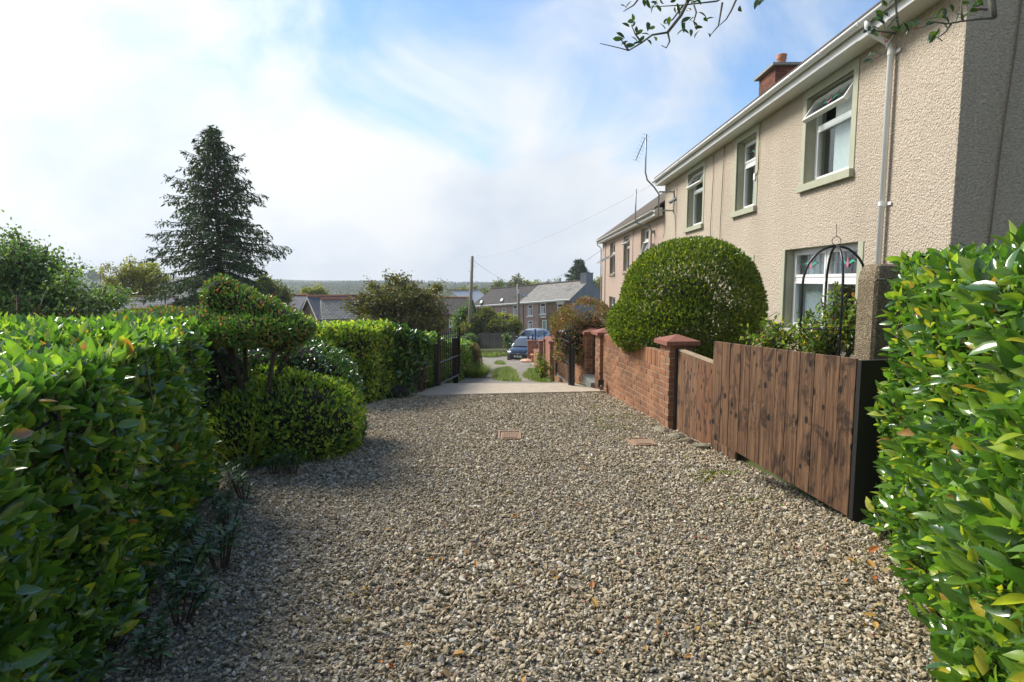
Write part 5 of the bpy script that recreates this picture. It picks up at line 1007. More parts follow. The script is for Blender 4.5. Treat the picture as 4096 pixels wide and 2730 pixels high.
pier_at('brick_wall_section', 'brick wall carrying the blue mesh fence beside the parked cars', q[0] + .55, 36.1, 5.5, .25, -3.6, -2.3, R(8), False, None, 'brick wall sections along the lane', 'wall')
fd = G().box(2.0, 6.4, 27.3, 35.9, -3.3, -3.25).build('neighbour_driveway', MAT['stepconc'], None, False, 'structure')
fd2 = G().prism([(1.05, 26.9, -2.25), (2.2, 26.9, -2.2), (2.3, 35.5, -3.15), (1.1, 34.5, -3.10)], (0, 0, .02)).build('driveway_crossing', MAT['concrete'], None, False, 'structure')
q = pix(2110, 1450, 34.0)
sk = thing('orange_sack', 'crumpled orange plastic sack lying at the driveway crossing', 'sack', (q[0], 34, gz(q))); o = rock((0, 0, 0), (.48, .22, .13), '', None, nm='sack_body'); o.parent = sk; o.location = (0, 0, .1); [o.pop(k, None) for k in ('label', 'category', 'group')] if False else None
for k_ in ('label', 'category', 'group'):
    if k_ in o: del o[k_]
o.data.materials.clear(); o.data.materials.append(simple('orange_plastic', (.62, .25, .13), (.50, .30, .20), 6, .5, (12, .03)))
q = pix(2140, 1440, 33); pt_ = thing('plant_pot', 'terracotta plant pot tipped beside the low lane wall', 'pot', (q[0], 33, gz(q))); G().lathe((q[0], 33, gz(q)), [(.16, 0), (.24, .42), (.27, .42), (.27, .5), (.22, .5)], 14).build('pot', MAT['clay'], pt_, True)
bl_ = thing('bollard', 'short black bollard behind the broad brick pier', 'bollard', tuple(np.append(pix(2113, 1367, 37.2)[:2], -3.4))); q = pix(2113, 1346, 37.2); G().lathe((q[0], 37.2, -3.4), [(.06, 0), (.05, q[2] + 3.35), (.09, q[2] + 3.35), (.09, q[2] + 3.4)], 10).build('shaft', MAT['black'], bl_)
# blue mesh fence
MAT['blue'] = simple('blue_paint', (.02, .10, .30), (.015, .08, .25), 8, .4)
bf = thing('blue_mesh_fence', 'bright blue mesh fence with blue posts above the brick wall', 'fence', (2.0, 36.3, -2.3))
zx = lambda x: 1950 + x / 5.2275
zy = lambda y: 1250 + y / 5.2275
for x, y0, y1 in ((945, 450, 625), (1000, 350, 625), (1190, 420, 625), (1328, 362, 650), (1440, 380, 660)):
    a = pix(zx(x), zy(y0), 36.35); b = pix(zx(x), zy(y1), 36.35); G().box(a[0] - .05, a[0] + .05, 36.3, 36.4, b[2] - .05, a[2]).build('post', MAT['blue'], bf)
ms = G(); a = pix(zx(1000), zy(392), 36.3); b = pix(zx(1500), zy(392), 36.3); z0 = pix(zx(1000), zy(620), 36.3)[2]
for k in range(52): x = a[0] + (b[0] - a[0]) * k / 51; ms.tube([(x, 36.32, z0), (x, 36.32, a[2])], .004, 4, False)
for k in range(8): z = z0 + (a[2] - z0) * k / 7; ms.tube([(a[0], 36.325, z), (b[0], 36.325, z)], .005, 4, False)
ms.build('mesh_panel', MAT['blue'], bf)
# ================================================================== cars
MAT['tyre'] = simple('tyre_rubber', (.02, .02, .02), None, 9, .8); MAT['rim'] = simple('alloy', (.5, .5, .52), None, 5, .3, metal=.8); MAT['carglass'] = simple('car_glass', (.10, .12, .125), (.08, .09, .10), 3, .04, spec=1.0)
MAT['lamp'] = simple('headlamp', (.70, .72, .74), (.5, .52, .55), 30, .1, spec=.8); MAT['trim'] = simple('black_trim', (.015, .015, .016), None, 9, .5); MAT['plate'] = simple('plate_white', (.80, .80, .78), (.78, .78, .76), 3, .4); MAT['ink'] = simple('plate_ink', (.01, .01, .01), None, 3, .5)
def carpaint(name, c, metal=.0, rough=.22):
    m = MN(name); m.done(c, rough, None, .6, metal); m.b.inputs['Coat Weight'].default_value = 1.0; m.b.inputs['Coat Roughness'].default_value = .04; return m.m
def car(name, label, loc, yaw, paint, L_=4.04, W_=1.73, H_=1.48, suv=False, plate=None, group='cars parked along the lane'):
    t = thing(name, label, 'car', loc, group); ca, sa = math.cos(yaw), math.sin(yaw); kx, ky, kz = L_ / 4.04, W_ / 1.73, H_ / 1.48
    fn = lambda x, y, z: (loc[0] + x * kx * ca - y * ky * sa, loc[1] + x * kx * sa + y * ky * ca, loc[2] + z * kz)
    hb = .10 if suv else 0
    st = [(2.02, .50, .42, .52 + hb), (1.98, .66, .26, .62 + hb), (1.88, .77, .21, .71 + hb), (1.62, .84, .20, .80 + hb), (1.2, .865, .20, .89 + hb), (.8, .865, .20, .95 + hb * .6), (0, .865, .20, .96 + hb * .5), (-.8, .865, .20, .98 + hb * .5), (-1.5, .85, .20, 1.00 + hb * .5), (-1.88, .79, .24, .97 + hb * .5), (-2.02, .64, .36, .80 + hb * .5)]
    def sec(w, zl, zh): return [(0, zl), (.86 * w, zl), (w, zl + .12), (w * 1.0, zl + (zh - zl) * .55), (.975 * w, zh - .07), (.90 * w, zh - .005), (.55 * w, zh + .025), (0, zh + .03)]
    gm = G(); rows = []
    for x, w, zl, zh in st: s_ = sec(w, zl, zh); rows.append([(x - .0 * abs(y), y, z) for y, z in s_] + [(x, -y, z) for y, z in s_[-2:0:-1]])
    n = len(rows[0]); vs = [fn(*q) for r_ in rows for q in r_]; fs = [(i * n + k, i * n + (k + 1) % n, (i + 1) * n + (k + 1) % n, (i + 1) * n + k) for i in range(len(rows) - 1) for k in range(n)] + [tuple(range(n))[::-1], tuple(range((len(rows) - 1) * n, len(rows) * n))]
    body = gm.add(vs, fs).build('body', paint, t, True)
    cs = [(.98, .96), (.60, 1.22), (.28, 1.40), (-.30, 1.475), (-.9, 1.45), (-1.40, 1.36), (-1.70, 1.18 if not suv else 1.25), (-1.90, .98)]
    def roofz(x): return np.interp(-x, [-a for a, b in cs], [b for a, b in cs])
    def wy(z, x): zb = .95; zr = roofz(x); return .79 - (.79 - .60) * np.clip((z - zb) / .45, 0, 1)
    rows = []
    for x, zr in cs: zb = .90; rows.append([(x, wy(zb, x), zb), (x, wy(zr - .05, x) + .01, max(zr - .05, zb + .01)), (x, wy(zr, x) - .07, zr + .0), (x, 0, zr + .02), (x, -wy(zr, x) + .07, zr), (x, -wy(zr - .05, x) - .01, max(zr - .05, zb + .01)), (x, -wy(zb, x), zb)])
    n = 7; G().add([fn(*q) for r_ in rows for q in r_], [(i * n + k, i * n + k + 1, (i + 1) * n + k + 1, (i + 1) * n + k) for i in range(len(rows) - 1) for k in range(n - 1)] + [tuple(range(n))[::-1], tuple(range(7 * 7, 8 * 7))]).build('cabin', paint, t, True)
    def wpoly(nm, pts, mat, thick): G().prism([fn(*q) for q in pts], np.array(fn(*thick)) - np.array(fn(0, 0, 0))).build(nm, mat, t)
    ws = []
    for x in (.99, .80, .62, .45, .32): ws.append((x, roofz(x)))
    L1 = [(x + .015, (wy(z, x) - .10) * 1.0, z + .022) for x, z in ws]; wg = G(); vs = [fn(*q) for q in L1] + [fn(q[0], 0, q[2] + .018) for q in L1] + [fn(q[0], -q[1], q[2]) for q in L1]; m_ = len(L1); wg.add(vs, [(i, i + 1, m_ + i + 1, m_ + i) for i in range(m_ - 1)] + [(m_ + i, m_ + i + 1, 2 * m_ + i + 1, 2 * m_ + i) for i in range(m_ - 1)]); wg.build('windscreen', MAT['carglass'], t, True)
    for s_ in (1, -1):
        for nm, xy in (('side_window', [(.66, 1.0), (.27, 1.325), (-.33, 1.385), (-.33, 1.02)]), ('side_window', [(-.39, 1.02), (-.39, 1.385), (-.95, 1.36), (-1.0, 1.03)]), ('rear_side_window', [(-1.06, 1.04), (-1.02, 1.345), (-1.35, 1.26), (-1.5, 1.08)])): wpoly(nm, [(x, s_ * (wy(z, x) + .010), z) for x, z in xy], MAT['carglass'], (0, s_ * .006, 0))
        wpoly('headlight', [(1.985, s_ * .48, .585 + hb), (1.93, s_ * .70, .62 + hb), (1.68, s_ * .845, .74 + hb), (1.76, s_ * .80, .775 + hb), (1.95, s_ * .60, .69 + hb)], MAT['lamp'], (.02, s_ * .015, .012))
        wpoly('mirror', [(.62, s_ * .86, .98), (.62, s_ * 1.02, .98), (.62, s_ * 1.02, 1.12), (.62, s_ * .88, 1.1)], paint, (.12, 0, 0))
        wpoly('door_seam', [(-.36, s_ * .866, .3), (-.35, s_ * .866, .3), (-.35, s_ * .845, .94), (-.36, s_ * .845, .94)], MAT['trim'], (0, s_ * .004, 0))
        for x in (1.27, -1.27):
            cc = np.array(fn(x, s_ * .76, .31)); ax = np.array(fn(0, 1, 0)) - np.array(fn(0, 0, 0)); ax = ax / np.linalg.norm(ax) * s_
            wl = G().lathe(cc, [(.20, -.12), (.30, -.10), (.315, -.04), (.315, .06), (.29, .10), (.20, .105)], 20, ax).build('wheel', MAT['tyre'], t, True); G().lathe(cc, [(.19, .0), (.205, .108), (.17, .112), (.05, .10), (.04, .125)], 10, ax).build('rim', MAT['rim'], wl)
            G().lathe(np.array(fn(x, s_ * .80, .33)), [(.36, 0), (.36, .068)], 20, ax).build('wheel_arch', MAT['trim'], t)
    wpoly('grille', [(2.0, .52, .56), (2.0, -.52, .56), (2.02, -.46, .36), (2.02, .46, .36)], MAT['trim'], (.035, 0, 0)); wpoly('lower_intake', [(2.0, .62, .30), (2.0, -.62, .30), (1.98, -.55, .22), (1.98, .55, .22)], MAT['trim'], (.03, 0, 0))
    wpoly('bumper_strip', [(2.0, .60, .215), (2.0, -.60, .215), (2.0, -.56, .19), (2.0, .56, .19)], MAT['rim'], (.04, 0, 0)); wpoly('badge', [(2.03, .05, .60 + hb), (2.03, -.05, .60 + hb), (2.04, -.05, .565 + hb), (2.04, .05, .565 + hb)], MAT['rim'], (.015, 0, 0))
    wpoly('number_plate', [(2.03, .26, .47), (2.03, -.26, .47), (2.04, -.26, .36), (2.04, .26, .36)], MAT['plate'], (.022, 0, 0))
    if plate:
        fc = bpy.data.curves.new('plate_text', 'FONT'); fc.body = plate; fc.size = .105; fc.align_x = 'CENTER'; fc.align_y = 'CENTER'; fc.offset = .003; fc.extrude = .001; fc.materials.append(MAT['ink']); o_ = bpy.data.objects.new('plate_text', fc); me_ = bpy.data.meshes.new_from_object(o_); me_.name = 'plate_text'; bpy.data.objects.remove(o_); o = bpy.data.objects.new('plate_text', me_); _link(o, t); o.location = Vector(np.array(fn(2.066, 0, .415)) - np.array(loc)); o.rotation_euler = (R(90), 0, yaw + R(90)); o.scale = (.80, 1.0, 1)
    return t
ck = gz((0, 41)); car('hatchback_car', 'dark blue-black hatchback parked facing up the lane behind the brick pier', (.95, 41.6, ck), R(-90 - 16), carpaint('blue_black_paint', (.006, .008, .013), .1, .2), plate='CF21 DXU', H_=1.5)
car('silver_car', 'silver grey crossover car parked behind the dark hatchback', (1.75, 51.5, gz((0, 51.5)) + .1), R(-90 - 28), carpaint('silver_paint', (.42, .43, .45), .6, .3), 4.4, 1.84, 1.70, True)
car('white_car', 'white car parked behind the blue mesh fence', (4.6, 54.0, gz((0, 54))), R(-90 - 35), carpaint('white_paint', (.62, .64, .67), .1, .3), 4.3, 1.8, 1.55)
car('blue_car', 'pale blue-grey car roof showing low behind the blue mesh fence', (3.3, 42.8, ck + .1), R(-90 - 12), carpaint('blue_paint_metal', (.45, .50, .56), .4, .25), 4.1, 1.75, 1.5)
# ================================================================== dark timber fence at the bend, poles and wires
fa, fb = pix(1912, 1392, 47.5), pix(2062, 1388, 45.5); df = thing('timber_fence', 'dark weathered vertical board fence under the rounded bushes at the bend', 'fence', tuple(fa)); NF = 24
for k in range(NF):
    a = fa + (fb - fa) * k / NF; b = fa + (fb - fa) * (k + .95) / NF; zt_ = pix(1912 + 150 * k / NF, 1333, 47.5 - 2 * k / NF)[2] + RNG.normal() * .03; plank_piece(df, a, b, a[2] - .1, b[2] - .1, zt_, zt_ + RNG.normal() * .015, (0, -1, 0), .03, 'board', MAT['greyplank'])
G().prism([fa + np.array([0, .06, 1.0]), fb + np.array([0, .06, 1.0]), fb + np.array([0, .06, 1.1]), fa + np.array([0, .06, 1.1])], (0, .06, 0)).build('rail', MAT['greyplank'], df)
pb, ptp = pix(1875, 1372, 49), pix(1889, 1025, 49); tp = thing('telegraph_pole', 'tall leaning grey timber telegraph pole beside the lane bend', 'pole', (pb[0], 49, gz((0, 49)))); pb[2] = gz((0, 49)); G().tube([pb, (pb + ptp) / 2, ptp], [.17, .145, .115], 12).build('shaft', MAT['pole'], tp, True)
for k in range(7): c = pb + (ptp - pb) * (.62 + .055 * k); s_ = 1 if k % 2 else -1; G().tube([c, c + np.array([s_ * .28, 0, 0])], .014, 5).build('step_peg', MAT['galv'], tp)
lb0 = pix(2078, 1360, 74); lt0 = pix(2071, 1137, 74); lb0[2] = gz((0, 74)); lp = thing('lamp_pole', 'timber lighting pole with small street lamp before the terrace', 'pole', tuple(lb0)); G().tube([lb0, lt0], [.2, .15], 10).build('shaft', MAT['pole'], lp, True)
q = pix(2080, 1182, 73.8); e = pix(2096, 1183, 73.6); G().tube([q - np.array([.25, 0, 0]), q + np.array([.1, 0, .1]), e], .03, 6).build('lamp_arm', MAT['galv'], lp); G().lathe(e + np.array([.1, 0, -.08]), [(.05, .2), (.35, .05), (.38, 0), (.25, -.04)], 10).build('lamp_head', MAT['galv'], lp)
q = pix(2071, 1166, 73.7); G().box(q[0] - .15, q[0] + .15, 73.5, 73.8, q[2] - .25, q[2] + .25).build('control_box', MAT['upvc'], lp); q = pix(2080, 1310, 73.6); G().box(q[0] - .2, q[0] + .2, 73.5, 73.56, q[2] - .9, q[2] + .5).build('warning_board', simple('yellow_sign', (.62, .42, .05), None, 4, .6), lp)
q = pix(2073.5, 1125, 74); G().tube([lt0, (lt0[0] + .1, 74, pix(2073, 1100, 74)[2])], .04, 6).build('pole_aerial', MAT['galv'], lp)
def sagwire(name, label, a, b, sag, r=.012):
    a, b = np.array(a), np.array(b); pts = [a + (b - a) * t + np.array([0, 0, -sag * 4 * t * (1 - t)]) for t in np.linspace(0, 1, 18)]; tag(G().tube(pts, r, 5).build(name, MAT['trim']), label, 'wire')
sagwire('overhead_wire', 'overhead wire sagging from the telegraph pole towards the lamp pole', ptp + np.array([.1, 0, -.35]), lt0 + np.array([0, 0, .1]), .4, .010)
sagwire('overhead_wire', 'overhead wire sagging from the pink house corner to the lamp pole', hp(34.6, .1, 3.35), lt0 + np.array([.1, 0, .2]), .9, .009)
sagwire('overhead_wire', 'thin overhead wire running from the cream house eave to the telegraph pole', hp(19.4, .35, 4.7), ptp + np.array([.05, 0, -.2]), .5, .0025)
# ================================================================== terrace
def slatemat(name, c1, c2, w, h, bumpd=.02, lichen=(.30, .29, .22)):
    m = MN(name); b = m.new('ShaderNodeTexBrick'); m.link(m.tc.outputs['UV'], b.inputs['Vector']); b.inputs['Scale'].default_value = 1.0; b.inputs['Brick Width'].default_value = w; b.inputs['Row Height'].default_value = h; b.inputs['Mortar Size'].default_value = .018; b.inputs['Mortar Smooth'].default_value = .3
    b.inputs['Color1'].default_value = (*c1, 1); b.inputs['Color2'].default_value = (*c2, 1); b.inputs['Mortar'].default_value = (c2[0] * .4, c2[1] * .4, c2[2] * .4, 1)
    col = m.mix(m.ramp(m.noise(2.2, 6, .7), [(.5, 0.0), (.68, .55)]), b.outputs['Color'], lichen); return m.done(col, .75, m.bump(b.outputs['Fac'], -bumpd), .35)
MAT['slate'] = slatemat('lichened_slate', (.32, .295, .255), (.20, .185, .165), .34, .24)
MAT['darktile'] = slatemat('dark_concrete_tile', (.062, .05, .042), (.04, .034, .029), .33, .36, .08, (.085, .07, .05))
MAT['blueslate'] = slatemat('blue_slate', (.15, .15, .165), (.10, .10, .115), .30, .22, .02, (.22, .21, .18))
MAT['paleroof'] = slatemat('pale_roof', (.62, .61, .58), (.56, .55, .52), .5, .4, .01, (.5, .48, .44))
def uvquad(parent, name, a, b, c, d, mat, th=.05):
    """roof slope a-b along the eave, d-c along the ridge, with UVs in metres"""
    a, b, c, d = [np.array(q, float) for q in (a, b, c, d)]; n = np.cross(b - a, d - a); n = n / np.linalg.norm(n); n = n if n[2] > 0 else -n; ro = rootloc(parent); V = [a, b, c, d] + [q - n * th for q in (a, b, c, d)]
    me = bpy.data.meshes.new(name); me.from_pydata([tuple(q - ro) for q in V], [], [(0, 1, 2, 3), (7, 6, 5, 4), (0, 4, 5, 1), (1, 5, 6, 2), (2, 6, 7, 3), (3, 7, 4, 0)]); uv = me.uv_layers.new(name='UVMap'); e = unit(b - a); f_ = unit(np.cross(n, e))
    for l in me.loops: q = V[l.vertex_index]; uv.data[l.index].uv = (float(np.dot(q - a, e)), float(np.dot(q - a, f_)))
    me.materials.append(mat); o = _link(bpy.data.objects.new(name, me), parent); LOC[o.name] = ro; return o
TC = np.array([7.9, 80, 0.0]); TE = unit(np.array([-.82, .57, 0])); TN = unit(np.array([-.57, -.82, 0])); TB0 = -5.31; SL = -.081
def tf(t, o, z): return TC + TE * t + TN * o + np.array([0, 0, TB0 + SL * t + z])
def tpx(x, y):   # z2 crop pixel to (t, local z) on the terrace front
    q = on_plane(1600 + x / 2.24, 950 + y / 2.24, TC, TN); t = float(np.dot(q - TC, TE)); return t, float(q[2] - TB0 - SL * t)
def far_window(parent, fn, t0, t1, z0, z1, sillm, frame=None, open_=False, headm=None):
    t0, t1 = sorted((t0, t1)); z0, z1 = sorted((z0, z1)); f_ = G(); w = .09
    frame_boxes(f_, t0, t1, z0, z1, -.09, .03, w, lambda a, b, c: fn(a, b, c)); f_.box(t0 + w, t1 - w, -.05, .025, z0 + (z1 - z0) * .68 - .04, z0 + (z1 - z0) * .68 + .04, fn); wn = f_.build('window', frame or MAT['upvc'], parent)
    G().box(t0 + w, t1 - w, -.04, -.0, z0 + w, z1 - w, fn).build('pane', MAT['farglass'], wn); G().box(t0 + .25, t1 - w, -.002, .004, z0 + w, z0 + (z1 - z0) * .66, fn).build('net_curtain', MAT['net'], wn)
    if sillm: G().box(t0 - .15, t1 + .15, -.02, .14, z0 - .16, z0 - .01, fn).build('sill', sillm, wn)
    if headm: G().box(t0 - .15, t1 + .15, -.02, .05, z1 + .01, z1 + .3, fn).build('lintel', headm, wn)
segs = [('terrace_house', 'end terrace house with stone-clad front, green door and grey gable', 1535, 1240, MAT['stonewall'], MAT['slate']), ('terrace_house', 'beige pebbledashed terrace house with slate roof and white sills', 1240, 1070, MAT['farpink'], MAT['slate']), ('terrace_house', 'pinkish terrace house under a dark tiled roof with satellite dish on its eave', 1070, 845, MAT['farpink'], MAT['darktile']), ('terrace_house', 'far brick-fronted terrace house with dark tiled roof and metal flue', 845, 640, MAT['brickwall'], MAT['darktile'])]
EH = 4.5; RO = -5.2; RH = 6.98; TH = []
for nm, lab, x1, x0, wm, rm in segs:
    t0 = tpx(x1, 590)[0]; t1 = tpx(x0, 605)[0]; t0 = max(t0, 0); t = thing(nm, lab, 'house', tuple(tf(t0, 0, 0)), 'terrace across the valley floor'); G().box(t0 + .01, t1, -10.2, 0, -2, EH, tf).build('wall', wm, t)
    ov = .15 if t0 == 0 else 0
    r_ = uvquad(t, 'roof', tf(t0 - ov, .35, EH - .05), tf(t1, .35, EH - .05), tf(t1, RO, RH), tf(t0 - ov, RO, RH), rm); uvquad(t, 'rear_roof', tf(t0 - ov, -10.6, EH - .05), tf(t1, -10.6, EH - .05), tf(t1, RO, RH), tf(t0 - ov, RO, RH), rm)
    G().tube([tf(t0, RO, RH + .05), tf(t1, RO, RH + .05)], .13, 6).build('ridge', MAT['tile'], r_); G().box(t0, t1, .30, .36, EH - .26, EH - .05, tf).build('fascia', MAT['upvc'], t); G().tube([tf(t0, .44, EH - .08), tf(t1, .44, EH - .08)], .07, 8).build('gutter', MAT['upvc'], t); TH.append((t, t0, t1))
def tw(i, x0, y0, x1, y1, sillm=None, headm=None): a = tpx(x0, y0); b = tpx(x1, y1); far_window(TH[i][0], tf, a[0], b[0], a[1], b[1], sillm or MAT['upvc'], headm=headm)
tw(0, 1412, 597, 1462, 690, headm=MAT['upvc']); tw(0, 1258, 592, 1306, 686); tw(1, 1146, 606, 1190, 703); tw(1, 1148, 750, 1190, 830); tw(2, 1013, 612, 1052, 698); tw(2, 915, 640, 951, 708); tw(2, 1030, 738, 1054, 800); tw(3, 797, 634, 833, 700); tw(3, 710, 626, 748, 680)
a = tpx(1282, 742); b = tpx(1308, 865); tt0, tt1 = sorted((a[0], b[0])); dr_ = G(); frame_boxes(dr_, tt0 - .1, tt1 + .1, b[1], a[1], -.02, .06, .1, tf); dr_ = dr_.build('door_frame', MAT['upvc'], TH[0][0]); G().box(tt0, tt1, -.01, .03, b[1] + .1, a[1] - .1, tf).build('door', simple('pale_green_door', (.22, .36, .29), None, 4, .4), TH[0][0])
a = tpx(1258, 722); b = tpx(1308, 706); G().box(min(a[0], b[0]), max(a[0], b[0]), .002, .06, a[1], b[1] + .0, tf).build('lintel', MAT['upvc'], TH[0][0])
gb = TH[0][0]; G().prism([tf(0, 0, -2), tf(0, -10.2, -2), tf(0, -10.2, EH), tf(0, RO, RH - .05), tf(0, 0, EH)], tuple(TE * -.02)).build('gable', MAT['fargrey'], gb)
ch_ = G().box(.0, .95, RO - 1.0, RO + 1.0, RH - .7, RH + .95, tf).build('chimney', MAT['fargrey'], gb); G().box(-.06, 1.0, RO - 1.06, RO + 1.06, RH + .95, RH + 1.03, tf).build('chimney_cap', MAT['stepconc'], ch_)
G().tube([tf(1.0, .46, EH - .1), tf(1.0, .1, EH - .4)], .04, 6)
dpx = tpx(1107, 610)[0]; G().tube([tf(dpx, .08, EH - .1), tf(dpx, .08, -1)], .05, 6).build('downpipe', MAT['trim'], TH[1][0])
def flue(i, px, py0, py1, Y, r=.16):
    a = pix(px, py1, Y); b = pix(px, py0, Y); G().lathe(a, [(r, 0), (r, (b - a)[2] * .75), (r * 1.5, (b - a)[2] * .8), (r * 1.6, (b - a)[2] * .9), (r * .4, (b - a)[2])], 10).build('flue', MAT['galv'], TH[i][0])
flue(3, 2026, 1130, 1152, 88, .2); flue(1, 2240, 1113, 1130, 84, .15)
def dish(i, px, py, Y, r):
    c = pix(px, py, Y); o = G(); o.lathe(c, [(.02, 0), (r * .6, .06), (r, .16), (r * .98, .17), (r * .5, .08)], 16, unit(np.array([-.5, -.75, .35]))); o.build('satellite_dish', MAT['galv'], TH[i][0], True)
dish(3, 1929, 1214, 88.2, .40); dish(2, 2011, 1206, 84, .38)
# houses glimpsed further left
def cottage(name, label, c, yaw, Ln, Wd, eave, rise, wallm, roofm, zb, wins=(), ov=.25, roof_name='roof'):
    ca, sa = math.cos(yaw), math.sin(yaw); fn = lambda a, b, z: np.array([c[0] + a * ca - b * sa, c[1] + a * sa + b * ca, zb + z]); t = thing(name, label, 'house', (c[0], c[1], zb))
    h = Wd / 2; w = G(); w.box(-Ln / 2, Ln / 2, -h, h, -2, eave, fn); w.add([fn(-Ln / 2, -h, eave), fn(-Ln / 2, h, eave), fn(-Ln / 2, 0, eave + rise)], [(0, 1, 2)]); w.add([fn(Ln / 2, -h, eave), fn(Ln / 2, h, eave), fn(Ln / 2, 0, eave + rise)], [(0, 1, 2)]); w.build('wall', wallm, t); k = rise / h
    for s_ in (-1, 1): uvquad(t, roof_name, fn(-Ln / 2 - ov, s_ * (h + ov), eave - ov * k + .03), fn(Ln / 2 + ov, s_ * (h + ov), eave - ov * k + .03), fn(Ln / 2 + ov, 0, eave + rise + .03), fn(-Ln / 2 - ov, 0, eave + rise + .03), roofm)
    G().tube([fn(-Ln / 2 - ov, 0, eave + rise + .06), fn(Ln / 2 + ov, 0, eave + rise + .06)], .11, 6).build('ridge_tiles', MAT['clay'], t)
    for e in (-1, 1):
        for s_ in (-1, 1): G().prism([fn(e * (Ln / 2 + ov + .01), s_ * (h + ov), eave - ov * k - .02), fn(e * (Ln / 2 + ov + .01), 0, eave + rise - .02), fn(e * (Ln / 2 + ov + .01), 0, eave + rise - .18), fn(e * (Ln / 2 + ov + .01), s_ * (h + ov), eave - ov * k - .18)], fn(e * .03, 0, 0) - fn(0, 0, 0)).build('bargeboard', MAT['oldupvc'], t)
    for a0, a1, z0, z1 in wins: far_window(t, lambda a, o, z: fn(a, -h - o, z), a0, a1, z0, z1, MAT['upvc'])
    return t, fn
q = pix(1300, 1189, 52); cottage('stone_cottage', 'rubble stone cottage gable with blue slate roof behind the yellow-green hedge', (q[0] + .6, 54.5), R(38), 5.5, 4.4, 2.6, 1.75, MAT['rubble'], MAT['blueslate'], q[2] - 4.35)
q = pix(1400, 1240, 48); cottage('cream_lean_to', 'cream rendered low house with slate roof behind the berry tree', (q[0], 49), R(20), 4.5, 3.2, 2.2, 1.3, simple('cream_render', (.66, .60, .47), (.58, .52, .40), 3, .85), MAT['slate'], q[2] - 2.7, ((-.2, .8, .9, 2.0), (1.2, 2.0, .9, 2.0)))
q = pix(1150, 1184, 58); cottage('slate_cottage', 'small slate-roofed cottage showing between spruce and stone gable', (q[0] - 1.0, 60), R(-12), 4.6, 5.0, 2.4, 2.0, MAT['rubble'], MAT['blueslate'], q[2] - 4.4)
q = pix(1880, 1164, 112); cottage('pale_roofed_house', 'white house with pale grey roof behind the telegraph pole', (q[0] - 1.0, 114), R(62), 9, 8.5, 2.6, 3.0, simple('white_render', (.72, .72, .70), (.64, .64, .62), 2, .8), MAT['paleroof'], q[2] - 5.6)
q = pix(1800, 1195, 74); cottage('pink_stone_cottage', 'pinkish stone cottage with dark tiled roof half hidden by the berry tree', (q[0] - 1.2, 78), R(-8), 7.0, 6, 4.2, 1.9, MAT['stonewall'], MAT['darktile'], q[2] - 6.1, ((1.4, 2.7, .3, 1.9), (1.4, 2.6, 2.6, 3.7)))
# slate roof close behind the left hedge, every slate a piece
q0_, q1_ = pix(484, 1190, 40), pix(700, 1188, 40); SR = thing('slate_roofed_outbuilding', 'grey slate roof of an outbuilding beside the tall spruce', 'outbuilding', (q0_[0], 42, -2)); rz0 = q0_[2]; W0 = 3.4
G().box(q0_[0] + .1, q0_[0] + W0, 38.3, 43.2, -3.5, rz0 - 1.6).build('wall', MAT['rubble'], SR); uvquad(SR, 'roof_boarding', (q0_[0], 38.0, rz0 - 1.7), (q0_[0] + W0, 38.0, rz0 - 1.7), (q0_[0] + W0, 40.6, rz0), (q0_[0], 40.6, rz0), MAT['core'], .04); uvquad(SR, 'rear_slope', (q0_[0], 43.2, rz0 - 1.7), (q0_[0] + W0, 43.2, rz0 - 1.7), (q0_[0] + W0, 40.6, rz0), (q0_[0], 40.6, rz0), MAT['blueslate'], .04)
slm = simple('roof_slate', (.15, .15, .165), (.105, .105, .12), 6, .8, (40, .004), rnd=.22); SLM = proto('slate', G().box(-.146, .146, -.13, .13, -.006, .006), slm); ang_s = math.atan2(1.7, 2.6)
for r_ in range(14):
    for k in range(12):
        u = .15 + k * .3 + (.15 if r_ % 2 else 0)
        if u > W0: continue
        s_ = .12 + r_ * .225; piece('slate', SLM, SR, (q0_[0] + u, 38.0 + s_ * math.cos(ang_s) - .01, rz0 - 1.7 + s_ * math.sin(ang_s) + .02), (ang_s - .05, 0, RNG.normal() * .01))
G().prism([(q0_[0] - .06, 37.95, rz0 - 1.78), (q0_[0] - .06, 40.6, rz0 - .03), (q0_[0] - .06, 40.6, rz0 + .1), (q0_[0] - .06, 37.95, rz0 - 1.64)], (.05, 0, 0)).build('verge_board', MAT['upvc'], SR); G().tube([(q0_[0] - .05, 40.6, rz0 + .04), (q0_[0] + W0, 40.6, rz0 + .04)], .07, 6).build('ridge_tiles', MAT['clay'], SR)
